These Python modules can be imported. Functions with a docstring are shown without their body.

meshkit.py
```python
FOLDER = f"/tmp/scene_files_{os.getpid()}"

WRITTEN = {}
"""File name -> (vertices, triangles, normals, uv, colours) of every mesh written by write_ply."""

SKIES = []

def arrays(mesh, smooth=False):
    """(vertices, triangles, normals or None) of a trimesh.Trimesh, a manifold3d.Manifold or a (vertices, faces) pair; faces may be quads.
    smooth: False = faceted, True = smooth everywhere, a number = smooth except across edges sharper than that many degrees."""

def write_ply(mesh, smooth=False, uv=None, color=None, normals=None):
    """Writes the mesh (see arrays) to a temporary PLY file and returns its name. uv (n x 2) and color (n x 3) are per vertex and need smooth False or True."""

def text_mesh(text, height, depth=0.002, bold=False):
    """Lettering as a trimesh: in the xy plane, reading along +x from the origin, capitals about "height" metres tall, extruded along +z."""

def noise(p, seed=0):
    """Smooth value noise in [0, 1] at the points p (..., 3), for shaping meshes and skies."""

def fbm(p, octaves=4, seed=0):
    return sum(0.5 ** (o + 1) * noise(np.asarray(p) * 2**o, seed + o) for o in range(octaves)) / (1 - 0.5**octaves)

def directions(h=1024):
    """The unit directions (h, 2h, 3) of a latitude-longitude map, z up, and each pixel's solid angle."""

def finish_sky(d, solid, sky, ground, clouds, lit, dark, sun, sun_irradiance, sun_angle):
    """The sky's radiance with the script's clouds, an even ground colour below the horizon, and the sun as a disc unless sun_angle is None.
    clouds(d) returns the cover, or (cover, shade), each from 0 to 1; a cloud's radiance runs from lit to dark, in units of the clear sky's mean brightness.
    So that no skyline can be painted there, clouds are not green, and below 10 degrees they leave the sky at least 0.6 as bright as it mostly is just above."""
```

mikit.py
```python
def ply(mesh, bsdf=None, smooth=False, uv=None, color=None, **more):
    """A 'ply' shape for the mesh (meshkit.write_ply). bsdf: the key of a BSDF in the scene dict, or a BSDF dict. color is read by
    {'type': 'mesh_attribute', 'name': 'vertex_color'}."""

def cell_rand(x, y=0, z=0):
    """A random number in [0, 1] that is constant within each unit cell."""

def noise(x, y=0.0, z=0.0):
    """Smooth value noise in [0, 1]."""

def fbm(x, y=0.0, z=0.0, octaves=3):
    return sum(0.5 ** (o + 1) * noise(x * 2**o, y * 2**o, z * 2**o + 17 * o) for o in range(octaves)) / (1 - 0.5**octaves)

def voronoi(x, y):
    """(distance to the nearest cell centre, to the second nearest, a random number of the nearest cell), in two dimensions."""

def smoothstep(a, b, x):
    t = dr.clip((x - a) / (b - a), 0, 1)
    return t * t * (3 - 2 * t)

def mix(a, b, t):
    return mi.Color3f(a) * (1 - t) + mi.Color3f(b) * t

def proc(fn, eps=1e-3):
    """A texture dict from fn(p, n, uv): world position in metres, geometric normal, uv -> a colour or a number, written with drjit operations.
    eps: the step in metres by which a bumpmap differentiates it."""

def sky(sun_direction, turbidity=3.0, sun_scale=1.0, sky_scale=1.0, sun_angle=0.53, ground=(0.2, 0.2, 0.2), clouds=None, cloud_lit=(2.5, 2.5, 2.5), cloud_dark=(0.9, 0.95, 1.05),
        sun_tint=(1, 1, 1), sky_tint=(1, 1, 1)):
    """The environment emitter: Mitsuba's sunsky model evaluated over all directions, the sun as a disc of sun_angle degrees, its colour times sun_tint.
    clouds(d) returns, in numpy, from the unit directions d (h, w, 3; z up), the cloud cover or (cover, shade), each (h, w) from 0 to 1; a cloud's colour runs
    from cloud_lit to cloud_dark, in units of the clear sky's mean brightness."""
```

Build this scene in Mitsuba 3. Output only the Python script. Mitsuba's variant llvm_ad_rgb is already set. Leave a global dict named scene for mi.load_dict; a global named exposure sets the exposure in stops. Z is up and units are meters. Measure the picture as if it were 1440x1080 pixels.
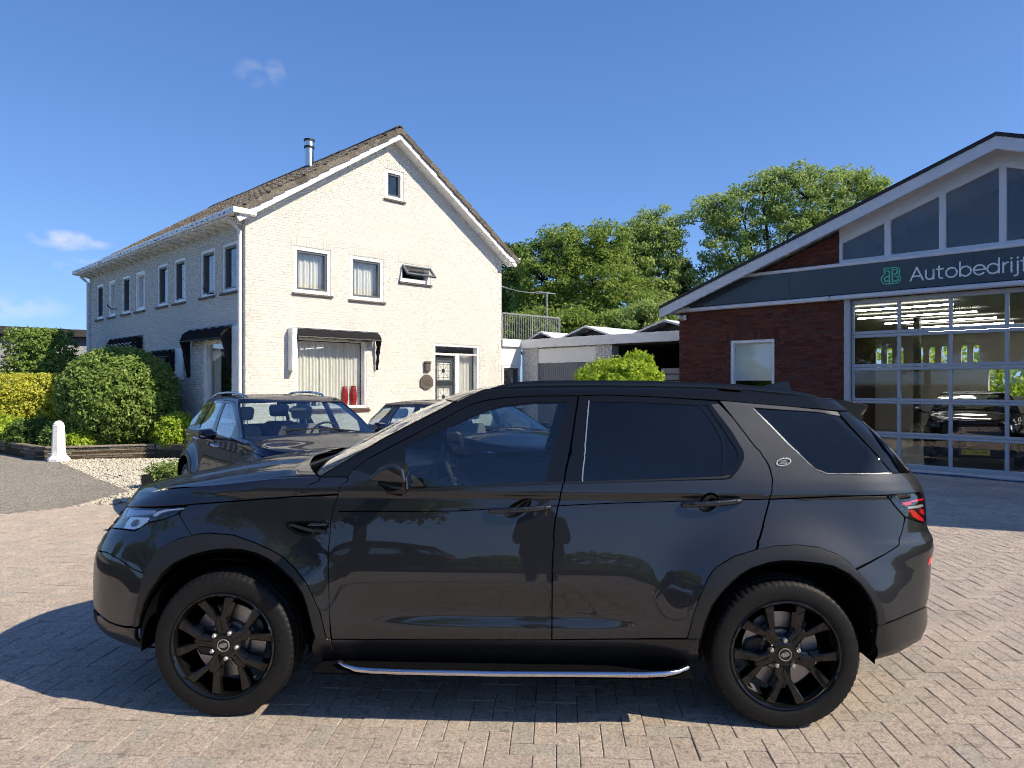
import math, random
import numpy as np, trimesh, shapely
import shapely.geometry as sg
from shapely import affinity
from shapely.ops import unary_union
from scipy.interpolate import PchipInterpolator
from scipy.spatial import Delaunay
import drjit as dr, mitsuba as mi, mikit, meshkit
from mikit import proc, noise, fbm, cell_rand, smoothstep, mix
T = mi.ScalarTransform4f
scene, labels = {}, {}

# ---------------------------------------------------------------- camera, sky, exposure
EYE = np.array([0.0, 0.0, 1.645])
scene['camera'] = {'type': 'perspective', 'fov': 71.51, 'fov_axis': 'x', 'near_clip': 0.02, 'far_clip': 3000.0,
                   'to_world': T().look_at(origin=EYE.tolist(), target=[0, 1, 1.645], up=[0, 0, 1])}
SUN_AZ, SUN_EL = math.radians(-21.0), math.radians(39.5)
SUN = (math.cos(SUN_AZ) * math.cos(SUN_EL), math.sin(SUN_AZ) * math.cos(SUN_EL), math.sin(SUN_EL))

def clouds(d):
    x, y, z = d[..., 0], d[..., 1], d[..., 2]
    q = d / np.maximum(z[..., None] + .12, .05)
    n = meshkit.fbm(np.stack([q[..., 0] * .8, q[..., 1] * 1.1, q[..., 1] * 0 + 3.0], -1), 6, 4)
    n2 = meshkit.fbm(np.stack([q[..., 0] * .35, q[..., 1] * .5, q[..., 1] * 0 + 9.0], -1), 2, 11)
    behind = np.clip((-y - .05) / .35, 0, 1)                                   # scattered fair-weather clouds on the side behind the camera
    cover = behind * np.clip((n - .57) * 4.5, 0, .85) * np.clip((n2 - .45) * 5, 0, 1) * np.clip(z * 9, 0, 1)
    az, el = np.arctan2(x, y), np.arcsin(np.clip(z, -1, 1))
    w1 = meshkit.fbm(np.stack([az * 28, el * 60, az * 0 + 5.0], -1), 5, 21)
    w2 = meshkit.fbm(np.stack([az * 75 + el * 50, el * 110 - az * 20, az * 0 + 2.0], -1), 4, 31)
    front = np.clip(y * 4, 0, 1)
    def puff(a0, e0, wa, we, k, thr):
        r = ((az - a0) / wa) ** 2 + ((el - e0) / we) ** 2
        return front * k * np.clip(1 - r, 0, 1) ** .7 * np.clip((.55 * w1 + .45 * w2 - thr) * 5, 0, 1)
    for p in ((-.556, .169, .046, .012, .55, .36), (-.540, .140, .035, .012, .45, .40), (-.352, .388, .022, .018, .16, .42), (-.322, .394, .015, .016, .16, .42), (-.62, .09, .07, .02, .25, .40)):
        cover = np.maximum(cover, puff(*p))
    return np.clip(cover, 0, .95), np.clip((n - .6) * 2.5, 0, .6)

scene['sky'] = mikit.sky(SUN, turbidity=2.6, sky_scale=0.84, clouds=clouds, cloud_lit=(2.8, 2.75, 2.7), cloud_dark=(1.3, 1.3, 1.35), sky_tint=(0.74, 0.92, 1.26), sun_tint=(0.93, 1.0, 1.05), ground=(.22, .2, .18))
exposure = 2.27

# ---------------------------------------------------------------- helpers
def tag(key, label=None, category=None, group=None, kind=None):
    d = labels.setdefault(key, {})
    for k, v in (('label', label), ('category', category), ('group', group), ('kind', kind)):
        if v: d[k] = v

used = {}
def numbered(key):
    n = used.get(key, 0); used[key] = n + 1
    return key if n == 0 else f'{key}_{n:03d}'

def obj(key, mesh, bsdf, smooth=False, uv=None, to_world=None):
    key = numbered(key)
    d = mikit.ply(mesh, bsdf, smooth=smooth, uv=uv)
    if to_world is not None: d['to_world'] = to_world
    scene[key] = d
    return key

def again(key, src, to_world):
    key = numbered(key)
    scene[key] = {**scene[src], 'to_world': to_world}
    return key

def mat(key, **bsdf):
    scene[key] = bsdf
    return key

def rgb(*c):
    return {'type': 'rgb', 'value': list(c) if len(c) > 1 else [c[0]] * 3}

def merge(ms):
    ms = [m for m in ms if m is not None]
    return trimesh.util.concatenate(ms)

def box(x0, x1, y0, y1, z0, z1):
    m = trimesh.creation.box((x1 - x0, y1 - y0, z1 - z0))
    m.apply_translation(((x0 + x1) / 2, (y0 + y1) / 2, (z0 + z1) / 2))
    return m

def bbox(x0, x1, y0, y1, z0, z1, b=.01):
    """A box with all edges chamfered by b."""
    p = []
    for sx, xs in ((1, (x0, x1)),):
        for i in range(2):
            for j in range(2):
                for k in range(2):
                    X, Y, Z = (x0, x1)[i], (y0, y1)[j], (z0, z1)[k]
                    dx, dy, dz = b * (1 - 2 * i), b * (1 - 2 * j), b * (1 - 2 * k)
                    p += [(X, Y + dy, Z + dz), (X + dx, Y, Z + dz), (X + dx, Y + dy, Z)]
    return trimesh.convex.convex_hull(np.array(p))

def hull(points):
    return trimesh.convex.convex_hull(np.asarray(points, float))

def tube(path, r, sides=8, closed=False, caps=True):
    p = np.asarray(path, float); n = len(p)
    t = (np.roll(p, -1, 0) - np.roll(p, 1, 0)) if closed else np.gradient(p, axis=0)
    t /= np.linalg.norm(t, axis=1, keepdims=True) + 1e-12
    ref = np.array([0, 0, 1.0]) if abs(t[:, 2]).mean() < .8 else np.array([1.0, 0, 0])
    a = np.cross(t, ref); a /= np.linalg.norm(a, axis=1, keepdims=True) + 1e-12
    b = np.cross(t, a)
    ang = np.arange(sides) * 2 * np.pi / sides
    rr = np.broadcast_to(np.asarray(r, float), (n,))[:, None, None]
    v = (p[:, None] + rr * (np.cos(ang)[None, :, None] * a[:, None] + np.sin(ang)[None, :, None] * b[:, None])).reshape(-1, 3)
    f = []
    for i in range(n if closed else n - 1):
        for j in range(sides):
            q = [i * sides + j, i * sides + (j + 1) % sides, ((i + 1) % n) * sides + (j + 1) % sides, ((i + 1) % n) * sides + j]
            f += [[q[0], q[2], q[1]], [q[0], q[3], q[2]]]
    if caps and not closed:
        for i, o in ((0, 1), (n - 1, -1)):
            c = len(v); v = np.vstack([v, p[i]])
            for j in range(sides):
                k = [i * sides + j, i * sides + (j + 1) % sides, c]
                f.append(k if o > 0 else k[::-1])
    return trimesh.Trimesh(v, np.array(f), process=False)

def extrude(poly, z0, z1):
    """A shapely polygon in xy between two heights."""
    ms = [trimesh.creation.extrude_polygon(g, z1 - z0, engine='earcut') for g in getattr(poly, 'geoms', [poly]) if g.area > 1e-7]
    m = merge(ms); m.apply_translation((0, 0, z0))
    return m

class Plane:
    """An upright plane: x along d, y out of the wall towards the open air, z up."""
    def __init__(self, p0, d, flip=1):
        d = np.array([d[0], d[1], 0.0]); d /= np.linalg.norm(d)
        n = np.array([d[1], -d[0], 0.0]) * flip
        self.p0, self.d, self.n = np.array([p0[0], p0[1], 0.0]), d, n
        self.m = np.eye(4); self.m[:3, 0], self.m[:3, 1], self.m[:3, 2], self.m[:3, 3] = d, n, (0, 0, 1), self.p0
    def put(self, mesh):
        m = mesh.copy(); m.apply_transform(self.m); return m
    def at(self, t, y, z):
        return self.p0 + self.d * t + self.n * y + np.array([0, 0, z])
    def bx(self, t0, t1, y0, y1, z0, z1, b=0):
        return self.put(bbox(t0, t1, y0, y1, z0, z1, b) if b else box(t0, t1, y0, y1, z0, z1))
    def slab(self, poly, y0, y1):
        """A polygon in (t, z) between two depths."""
        m = extrude(poly, 0, y1 - y0)
        v = m.vertices.copy(); m = trimesh.Trimesh(np.stack([v[:, 0], v[:, 2] + y0, v[:, 1]], 1), m.faces[:, ::-1], process=False)
        return self.put(m)

def rect(x0, x1, z0, z1):
    return sg.box(x0, z0, x1, z1)

def project(p):
    p = np.asarray(p, float)
    return np.stack([720 + 1000 * p[..., 0] / p[..., 1], 540 - 1000 * (p[..., 2] - 1.645) / p[..., 1]], -1)

def pieces(holder, name, plural, groups, bsdf, score, most=300):
    """Alike pieces, each (vertices, faces, uv pair): the `most` with the best score as entries of their own, the rest as one part."""
    order = sorted(range(len(groups)), key=lambda i: -score[i])
    own = sorted(i for i in order[:most] if score[i] > 0)
    for i in own:
        v, f, t = groups[i]
        obj(f'{holder}__{name}', trimesh.Trimesh(v, f, process=False), bsdf, uv=np.tile(t, (len(v), 1)))
    own = set(own)
    rest = [groups[i] for i in range(len(groups)) if i not in own]
    if rest:
        at = np.cumsum([0] + [len(g[0]) for g in rest])
        v = np.vstack([g[0] for g in rest]); f = np.vstack([g[1] + a for g, a in zip(rest, at)])
        uv = np.vstack([np.tile(g[2], (len(g[0]), 1)) for g in rest])
        k = obj(f'{holder}__{plural}', trimesh.Trimesh(v, f, process=False), bsdf, uv=uv)
        tag(k, kind='stuff')

# ---------------------------------------------------------------- materials
def grain(p, s):
    return fbm(p.x * s, p.y * s, p.z * s, 3)

def c_paver(p, n, uv):
    t = uv.x
    base = mix((.318, .268, .230), (.375, .317, .272), t)
    base = mix(base, (.315, .282, .246), smoothstep(.72, .95, uv.y))
    g = noise(p.x * 260, p.y * 260, p.z * 60) * .5 + noise(p.x * 120 + 5, p.y * 120, 3.0) * .5
    stain = smoothstep(.56, .78, fbm(p.x * .9 + 3, p.y * .9, 0.0, 4))
    spots = smoothstep(.80, .86, noise(p.x * 37, p.y * 37, 7.0))
    c = base * (.46 + 1.06 * g)
    c = mix(c, c * .80, stain * .6)
    return mix(c, mi.Color3f(.09, .08, .07), spots * .35)

def c_asphalt(p, n, uv):
    g = noise(p.x * 110, p.y * 110, 1.0)
    g2 = noise(p.x * 45, p.y * 45, 4.0)
    big = fbm(p.x * .5, p.y * .5, 2.0, 4)
    c = mix((.10, .095, .085), (.27, .25, .22), smoothstep(.25, .85, g * .6 + g2 * .4))
    return c * (.75 + .45 * big)

def c_stone(p, n, uv):
    return mix((.44, .40, .33), (.66, .62, .54), uv.x) * (.8 + .35 * noise(p.x * 60, p.y * 60, p.z * 60))

def c_white_brick(p, n, uv):
    c = mix((.655, .64, .605), (.70, .685, .65), uv.x)
    g = fbm(p.x * 18, p.y * 18, p.z * 18, 4)
    drip = smoothstep(.60, .80, fbm((p.x + p.y) * 2.2, (p.x - p.y) * 2.2, p.z * .35, 4))
    return mix(c * (.93 + .12 * g), (.42, .40, .36), drip * .18)

def c_red_brick(p, n, uv):
    c = mix((.095, .034, .027), (.165, .060, .045), uv.x)
    c = mix(c, (.11, .06, .055), smoothstep(.8, 1.0, uv.y))
    return c * (.65 + .7 * fbm(p.x * 45, p.y * 45, p.z * 45, 3))

def c_tile(p, n, uv):
    c = mix((.105, .092, .080), (.185, .165, .145), uv.x)
    lich = smoothstep(.56, .70, fbm(p.x * 9, p.y * 9, p.z * 9, 4))
    c = mix(c, (.26, .25, .20), lich * .55)
    moss = smoothstep(.66, .76, fbm(p.x * 4 + 9, p.y * 4, p.z * 4, 4))
    return mix(c, (.11, .105, .03), moss * .6) * (.75 + .5 * noise(p.x * 70, p.y * 70, p.z * 70))

def c_wall_block(p, n, uv):
    c = mix((.15, .13, .105), (.30, .265, .22), uv.x)
    d = smoothstep(.45, .75, fbm(p.x * 7, p.y * 7, p.z * 22, 4))
    return mix(c, (.10, .095, .07), d * .6) * (.7 + .6 * noise(p.x * 60, p.y * 60, p.z * 60))

def c_soil(p, n, uv):
    return mix((.055, .042, .03), (.12, .095, .07), fbm(p.x * 14, p.y * 14, p.z * 14, 4))

def c_land(p, n, uv):
    return mix((.05, .075, .025), (.10, .11, .05), fbm(p.x * .4, p.y * .4, 0.0, 4))

def leaf_colour(a, b, c):
    def f(p, n, uv):
        k = mix(a, b, uv.x)
        return mix(k, c, smoothstep(.75, 1.0, uv.y))
    return f

def diffuse(key, c, two=True):
    b = {'type': 'diffuse', 'reflectance': c if isinstance(c, dict) else rgb(*c)}
    return mat(key, **({'type': 'twosided', 'bsdf': b} if two else b))

def plastic(key, c, rough=.25, spec=.5, **kw):
    return mat(key, type='twosided', bsdf={'type': 'principled', 'base_color': c if isinstance(c, dict) else rgb(*c), 'roughness': rough, 'specular': spec, **kw})

def leafy(key, a, b, c, trans=.55):
    return mat(key, type='principledthin', base_color=proc(leaf_colour(a, b, c)), roughness=.5, diff_trans=trans)

plastic('m_paver', proc(c_paver), .85, .25)
diffuse('m_joint', (.030, .026, .021))
plastic('m_asphalt', proc(c_asphalt), .9, .2)
diffuse('m_gravel', proc(c_stone))
diffuse('m_white_brick', proc(c_white_brick))
diffuse('m_white_mortar', (.56, .545, .51))
diffuse('m_red_brick', proc(c_red_brick))
diffuse('m_red_mortar', (.085, .060, .052))
diffuse('m_tile', proc(c_tile))
diffuse('m_block', proc(c_wall_block))
diffuse('m_soil', proc(c_soil))
diffuse('m_land', proc(c_land))
plastic('m_white', (.80, .80, .79), .35)
plastic('m_grey_frame', (.10, .115, .13), .35)
plastic('m_dark', (.018, .018, .02), .45)
plastic('m_sill', (.11, .095, .085), .6, .3)
plastic('m_alu', (.42, .44, .47), .4, .5)
diffuse('m_black', (.006, .006, .007))
diffuse('m_cloth', (.025, .025, .028))
diffuse('m_curtain', (.62, .63, .60))
diffuse('m_room', (.06, .06, .058))
plastic('m_sign', (.042, .056, .076), .22, .5)
plastic('m_sign_white', (.76, .78, .80), .4)
plastic('m_sign_green', (.12, .52, .33), .4)
plastic('m_bitumen', (.02, .02, .022), .7)
plastic('m_door', (.035, .045, .05), .3)
plastic('m_red_vase', (.24, .02, .02), .25)
plastic('m_bark', (.075, .06, .045), .9, .2)
mat('m_steel', type='twosided', bsdf={'type': 'roughconductor', 'material': 'Al', 'alpha': .18, 'specular_reflectance': rgb(.75, .75, .76)})
mat('m_window', type='thindielectric', int_ior=1.6)
leafy('m_leaf_bush', (.15, .24, .055), (.31, .43, .12), (.44, .54, .19), .8)
leafy('m_leaf_dark', (.08, .14, .040), (.17, .26, .07), (.26, .34, .11), .8)
leafy('m_leaf_tree', (.17, .27, .06), (.33, .44, .11), (.46, .52, .16), .95)
leafy('m_leaf_ash', (.26, .37, .12), (.44, .55, .19), (.56, .62, .27), .95)
leafy('m_leaf_yellow', (.42, .46, .06), (.68, .66, .11), (.74, .72, .18), .7)
leafy('m_leaf_lime', (.25, .38, .05), (.52, .66, .08), (.62, .72, .14), .9)
diffuse('m_plaster', (.40, .39, .37))
plastic('m_floor', (.16, .16, .155), .3)
plastic('m_trim', (.62, .64, .68), .4)
plastic('m_kerb', (.42, .42, .41), .7, .3)
plastic('m_hose', (.02, .05, .16), .4)
plastic('m_slat', (.20, .215, .23), .45)
plastic('m_lilac_board', (.27, .275, .31), .6, .3)
plastic('m_dark_pane', (.012, .014, .02), .05, .6)
mat('m_door_glass', type='thindielectric', int_ior=1.5, specular_transmittance=rgb(.90, .93, .93))
plastic('m_clear_amber', (.30, .16, .08), .15, .6)
plastic('m_interior_grey', (.12, .12, .12), .8, .2)
plastic('m_skin', (.42, .26, .19), .5, .4)
diffuse('m_jacket', (.018, .020, .026))
diffuse('m_jeans', (.030, .042, .075))
plastic('m_lip', (.30, .12, .10), .5, .4)

# ---------------------------------------------------------------- ground
R = np.random.default_rng(7)
scene_sheet = trimesh.Trimesh([(-900, -900, -.06), (900, -900, -.06), (900, 900, -.06), (-900, 900, -.06)], [[0, 1, 2], [0, 2, 3]])
obj('ground', scene_sheet, 'm_land'); tag('ground', kind='structure')
LP, LD = np.array([-6.5, 9.04]), np.array([.80, .60])          # the line where the paved yard meets the parking strip

def left_of(x, y):
    return LD[0] * (y - LP[1]) - LD[1] * (x - LP[0])
yard = sg.Polygon([LP - 9 * LD, LP + 3.2 * LD, (-4.4, 14.6), (-4.7, 16.0), (-.2, 21.4), (1.2, 24), (16, 24), (24, -14), (-16, -14), (-16, 1)])
obj('pavement', extrude(yard, -.05, -.006), 'm_joint'); tag('pavement', kind='structure')

def herringbone():
    W, J, CH = .105, .0030, .0032
    ca, sa = math.cos(-.062), math.sin(-.062)
    G, S = [], []
    rot = np.array([[ca, -sa], [sa, ca]])
    yprep = shapely.prepared.prep(yard.buffer(-.04))
    for i in range(-105, 150):
        for j in range(-75, 185):
            k = (i - j) % 4
            if k not in (0, 3): continue
            a, b = (2, 1) if k == 0 else (1, 2)
            c = rot @ np.array([(i + a / 2) * W, (j + b / 2) * W])
            near = -6.0 < c[0] < 6.5 and -5.0 < c[1] < 10
            far = c[1] >= 6.5 and abs(c[0]) < .78 * c[1] + .5 and c[1] < 19
            if not (near or far) or (c[1] > 5 and not yprep.contains(sg.Point(*c))): continue
            if .703 * (c[0] - 4.0) + .711 * (c[1] - 17.0) > -.02 and c[0] > 2: continue
            hx, hy = a * W / 2 - J / 2, b * W / 2 - J / 2
            dz, tx, ty = R.normal(0, .0011), R.normal(0, .006), R.normal(0, .006)
            low = [(sx * hx, sy * hy) for sx, sy in ((-1, -1), (1, -1), (1, 1), (-1, 1))]
            top = [(x * (1 - CH / hx), y * (1 - CH / hy)) for x, y in low]
            sl = [(x, y, -.012) for x, y in low] + [(x, y, -CH * .8 + dz + x * tx + y * ty) for x, y in low] + [(x, y, dz + x * tx + y * ty) for x, y in top]
            v = np.array(sl)
            v[:, :2] = v[:, :2] @ rot.T + c
            G.append((v, PAVER_F, (R.random(), R.random())))
            q = project(np.array([c[0], max(c[1], .1), 0]))
            ok = c[1] > 2.9 and -10 < q[0] < 1450 and 560 < q[1] < 1085 and not (210 < q[0] < 1210 and q[1] < 985)
            S.append(1 / c[1] if ok else 0)
    return G, S
_q = lambda a, b, c, d: [[a, b, c], [a, c, d]]
PAVER_F = np.array([t for k in range(4) for t in _q(k, (k + 1) % 4, 4 + (k + 1) % 4, 4 + k)] + [t for k in range(4) for t in _q(4 + k, 4 + (k + 1) % 4, 8 + (k + 1) % 4, 8 + k)] + _q(8, 9, 10, 11))
_g, _s = herringbone()
pieces('pavement', 'paver', 'pavers', _g, 'm_paver', _s)

# parking strip of chip-sealed asphalt, and the gravel beside it
gA, gB = np.array([-9.75, 15.25]), np.array([-5.85, 10.9])
park = sg.Polygon([LP - 9 * LD, LP + .80 * LD, gB, gA, (-10.2, 15.6), (-24, 27), (-30, 10)])
obj('parking_strip', extrude(park, -.05, -.002), 'm_asphalt'); tag('parking_strip', kind='structure')
grav = sg.Polygon([gB, LP + 0.80 * LD, LP + 3.2 * LD, (-4.4, 14.6), (-7.3, 15.75), (-9.8, 15.45), gA])
obj('gravel_bed', extrude(grav, -.05, -.012), 'm_soil'); tag('gravel_bed', kind='structure')

def pebbles():
    V, Fs, UV, n = [], [], [], 0
    base = trimesh.creation.icosphere(subdivisions=0)
    minx, miny, maxx, maxy = grav.bounds
    prep = shapely.prepared.prep(grav.buffer(.03))
    while n < 15000:
        x, y = R.uniform(minx, maxx), R.uniform(miny, maxy)
        if not prep.contains(sg.Point(x, y)): continue
        r = R.uniform(.010, .024)
        v = base.vertices * np.array([r * R.uniform(.8, 1.3), r * R.uniform(.8, 1.2), r * R.uniform(.5, .8)])
        a = R.uniform(0, 6.28); c, s_ = math.cos(a), math.sin(a)
        v = v @ np.array([[c, s_, 0], [-s_, c, 0], [0, 0, 1]]) + (x, y, R.uniform(-.008, .008))
        V.append(v); Fs.append(base.faces + n * 12); UV.append(np.tile((R.random(), R.random()), (12, 1))); n += 1
    return trimesh.Trimesh(np.vstack(V), np.vstack(Fs), process=False), np.vstack(UV)
_m, _u = pebbles()
obj('gravel', _m, 'm_gravel', uv=_u); tag('gravel', 'pale cream gravel spread between the low wall and the parking strip', 'gravel', kind='stuff')

# ---------------------------------------------------------------- bricks on a wall plane
def bricks(pl, region, L=.215, Hc=.0625, J=.011, proud=.0045, seed=1, jitter=.0012):
    rng = np.random.default_rng(seed)
    x0, z0, x1, z1 = region.bounds
    prep = shapely.prepared.prep(region)
    G = []
    for r in range(int((z1 - z0) / Hc) + 1):
        z = z0 + r * Hc
        off = (r % 2) * L / 2 + ((r // 2) % 2) * L / 4
        for k in range(-1, int((x1 - x0) / L) + 2):
            x = x0 + k * L - off
            b = sg.box(x + J / 2, z + J / 2, x + L - J / 2, z + Hc - J / 2)
            if not prep.intersects(b): continue
            if not prep.contains(b):
                b = b.intersection(region)
                for g in getattr(b, 'geoms', [b]):
                    if g.geom_type != 'Polygon' or g.area < .0008: continue
                    m = trimesh.creation.extrude_polygon(g, proud + rng.normal(0, jitter), engine='earcut')
                    v = m.vertices; v = np.stack([v[:, 0], v[:, 2], v[:, 1]], 1)
                    G.append((v @ pl.m[:3, :3].T + pl.m[:3, 3], m.faces[:, ::-1], (rng.random(), rng.random())))
                continue
            a, c, d, e = x + J / 2, x + L - J / 2, z + J / 2, z + Hc - J / 2
            h = proud + rng.normal(0, jitter); w1, w2 = rng.normal(0, jitter * .6, 2)
            v = np.array([(a, 0, d), (c, 0, d), (c, 0, e), (a, 0, e), (a + .003, h + w1, d + .003), (c - .003, h - w1, d + .003), (c - .003, h - w1 + w2, e - .003), (a + .003, h + w1 + w2, e - .003)])
            v += rng.normal(0, .0012, v.shape) * np.array([1, 0, 1])
            G.append((v @ pl.m[:3, :3].T + pl.m[:3, 3], BRICK_F, (rng.random(), rng.random())))
    return G
BRICK_F = np.array([t for k in range(4) for t in _q(k, (k + 1) % 4, 4 + (k + 1) % 4, 4 + k)] + _q(4, 5, 6, 7))

def seen(G, hide):
    """Score of pieces: their nearness where they show in the picture."""
    S = []
    for v, f, t in G:
        c = v.mean(0); q = project(c)
        ok = c[1] > 1 and 0 < q[0] < 1440 and 0 < q[1] < 1080 and not hide(q)
        S.append(1 / c[1] if ok else 0)
    return S

def window(key, pl, t0, t1, z0, z1, depth=.10, fr=.09, inner=.05, frame='m_white', sash='m_grey_frame', sill=True, curtain=True, muntin=None, back='m_room', cd=.20, seed=0):
    """A window in an opening of the wall: frame, sash, pane, sill, curtain behind."""
    R_ = np.random.default_rng(seed)
    w = numbered(key)
    o, i = rect(t0, t1, z0, z1), rect(t0 + fr, t1 - fr, z0 + fr, z1 - fr)
    obj(w + '__frame', pl.slab(o.difference(i), -depth - .06, -.012), frame)
    j = i.buffer(-inner, join_style=2)
    if sash: obj(w + '__sash', pl.slab(i.difference(j), -depth - .05, -.040), sash)
    b = j.bounds
    obj(w + '__pane', pl.put(sheet(b[0] - .005, b[2] + .005, -depth + .01, b[1] - .005, b[3] + .005)), 'm_window')
    if sill: obj(w + '__sill', pl.bx(t0 - .05, t1 + .05, -.08, .055, z0 - .055, z0 - .004, .006), 'm_sill')
    x0, y0, x1, y1 = b
    if curtain: obj(w + '__curtain', pl.put(drape(x0 - .05, x1 + .05, y0 - .05, y1 + .03, -depth - cd, seed)), 'm_curtain', smooth=True)
    obj(w + '__reveal', merge([pl.bx(t0 - .02, t1 + .02, -1.0, -.98, z0 - .02, z1 + .02), pl.bx(t0 - .02, t0, -1.0, -depth - .06, z0, z1), pl.bx(t1, t1 + .02, -1.0, -depth - .06, z0, z1),
                               pl.bx(t0, t1, -1.0, -depth - .06, z1, z1 + .02), pl.bx(t0, t1, -1.0, -depth - .06, z0 - .02, z0)]), back)
    return w

def sheet(x0, x1, y, z0, z1):
    return trimesh.Trimesh([(x0, y, z0), (x1, y, z0), (x1, y, z1), (x0, y, z1)], [[0, 1, 2], [0, 2, 3]], process=False)

def drape(x0, x1, z0, z1, y, seed=0, pitch=.085, amp=.022):
    rng = np.random.default_rng(seed + 50)
    n = max(8, int((x1 - x0) / .012)); xs = np.linspace(x0, x1, n)
    ph = np.cumsum(rng.normal(1, .25, n)) * .012 / pitch * 2 * np.pi
    ys = y + amp * np.sin(ph) + amp * .5 * np.sin(ph * .37)
    zs = np.linspace(z0, z1, 5); V = np.array([(x, yy * 1.0 + .004 * np.sin(k * 2 + x * 9), z) for k, z in enumerate(zs) for x, yy in zip(xs, ys)])
    F = [t for k in range(4) for i in range(n - 1) for t in _q(k * n + i, k * n + i + 1, (k + 1) * n + i + 1, (k + 1) * n + i)]
    return trimesh.Trimesh(V, np.array(F), process=False)

# ---------------------------------------------------------------- the white brick house
HC = (-5.85, 15.6)
GA = Plane(HC, (.703, .711)); SI = Plane(HC, (-.711, .703), -1)
GW, SL, EZ, AZ = 7.87, 11.64, 5.42, 8.02           # gable width, length of the long side, wall height at the eaves, at the ridge
H = 'white_house'
tag(H, 'white painted brick house with a brown tiled gable roof and dark framed windows', 'house')
g_open = {'w1': (1.155, 2.117, 3.765, 4.845), 'w2': (2.655, 3.638, 3.735, 4.822), 'w3': (3.698, 4.272, 6.415, 7.18), 'w4': (4.160, 5.168, 4.325, 4.815), 'big': (1.205, 3.145, 1.06, 2.74), 'door': (5.316, 7.0, .18, 2.75)}
gable = sg.Polygon([(0, 0), (GW, 0), (GW, EZ), (GW / 2, AZ), (0, EZ)])
g_reg = gable.difference(unary_union([rect(*v) for v in g_open.values()]))
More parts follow.
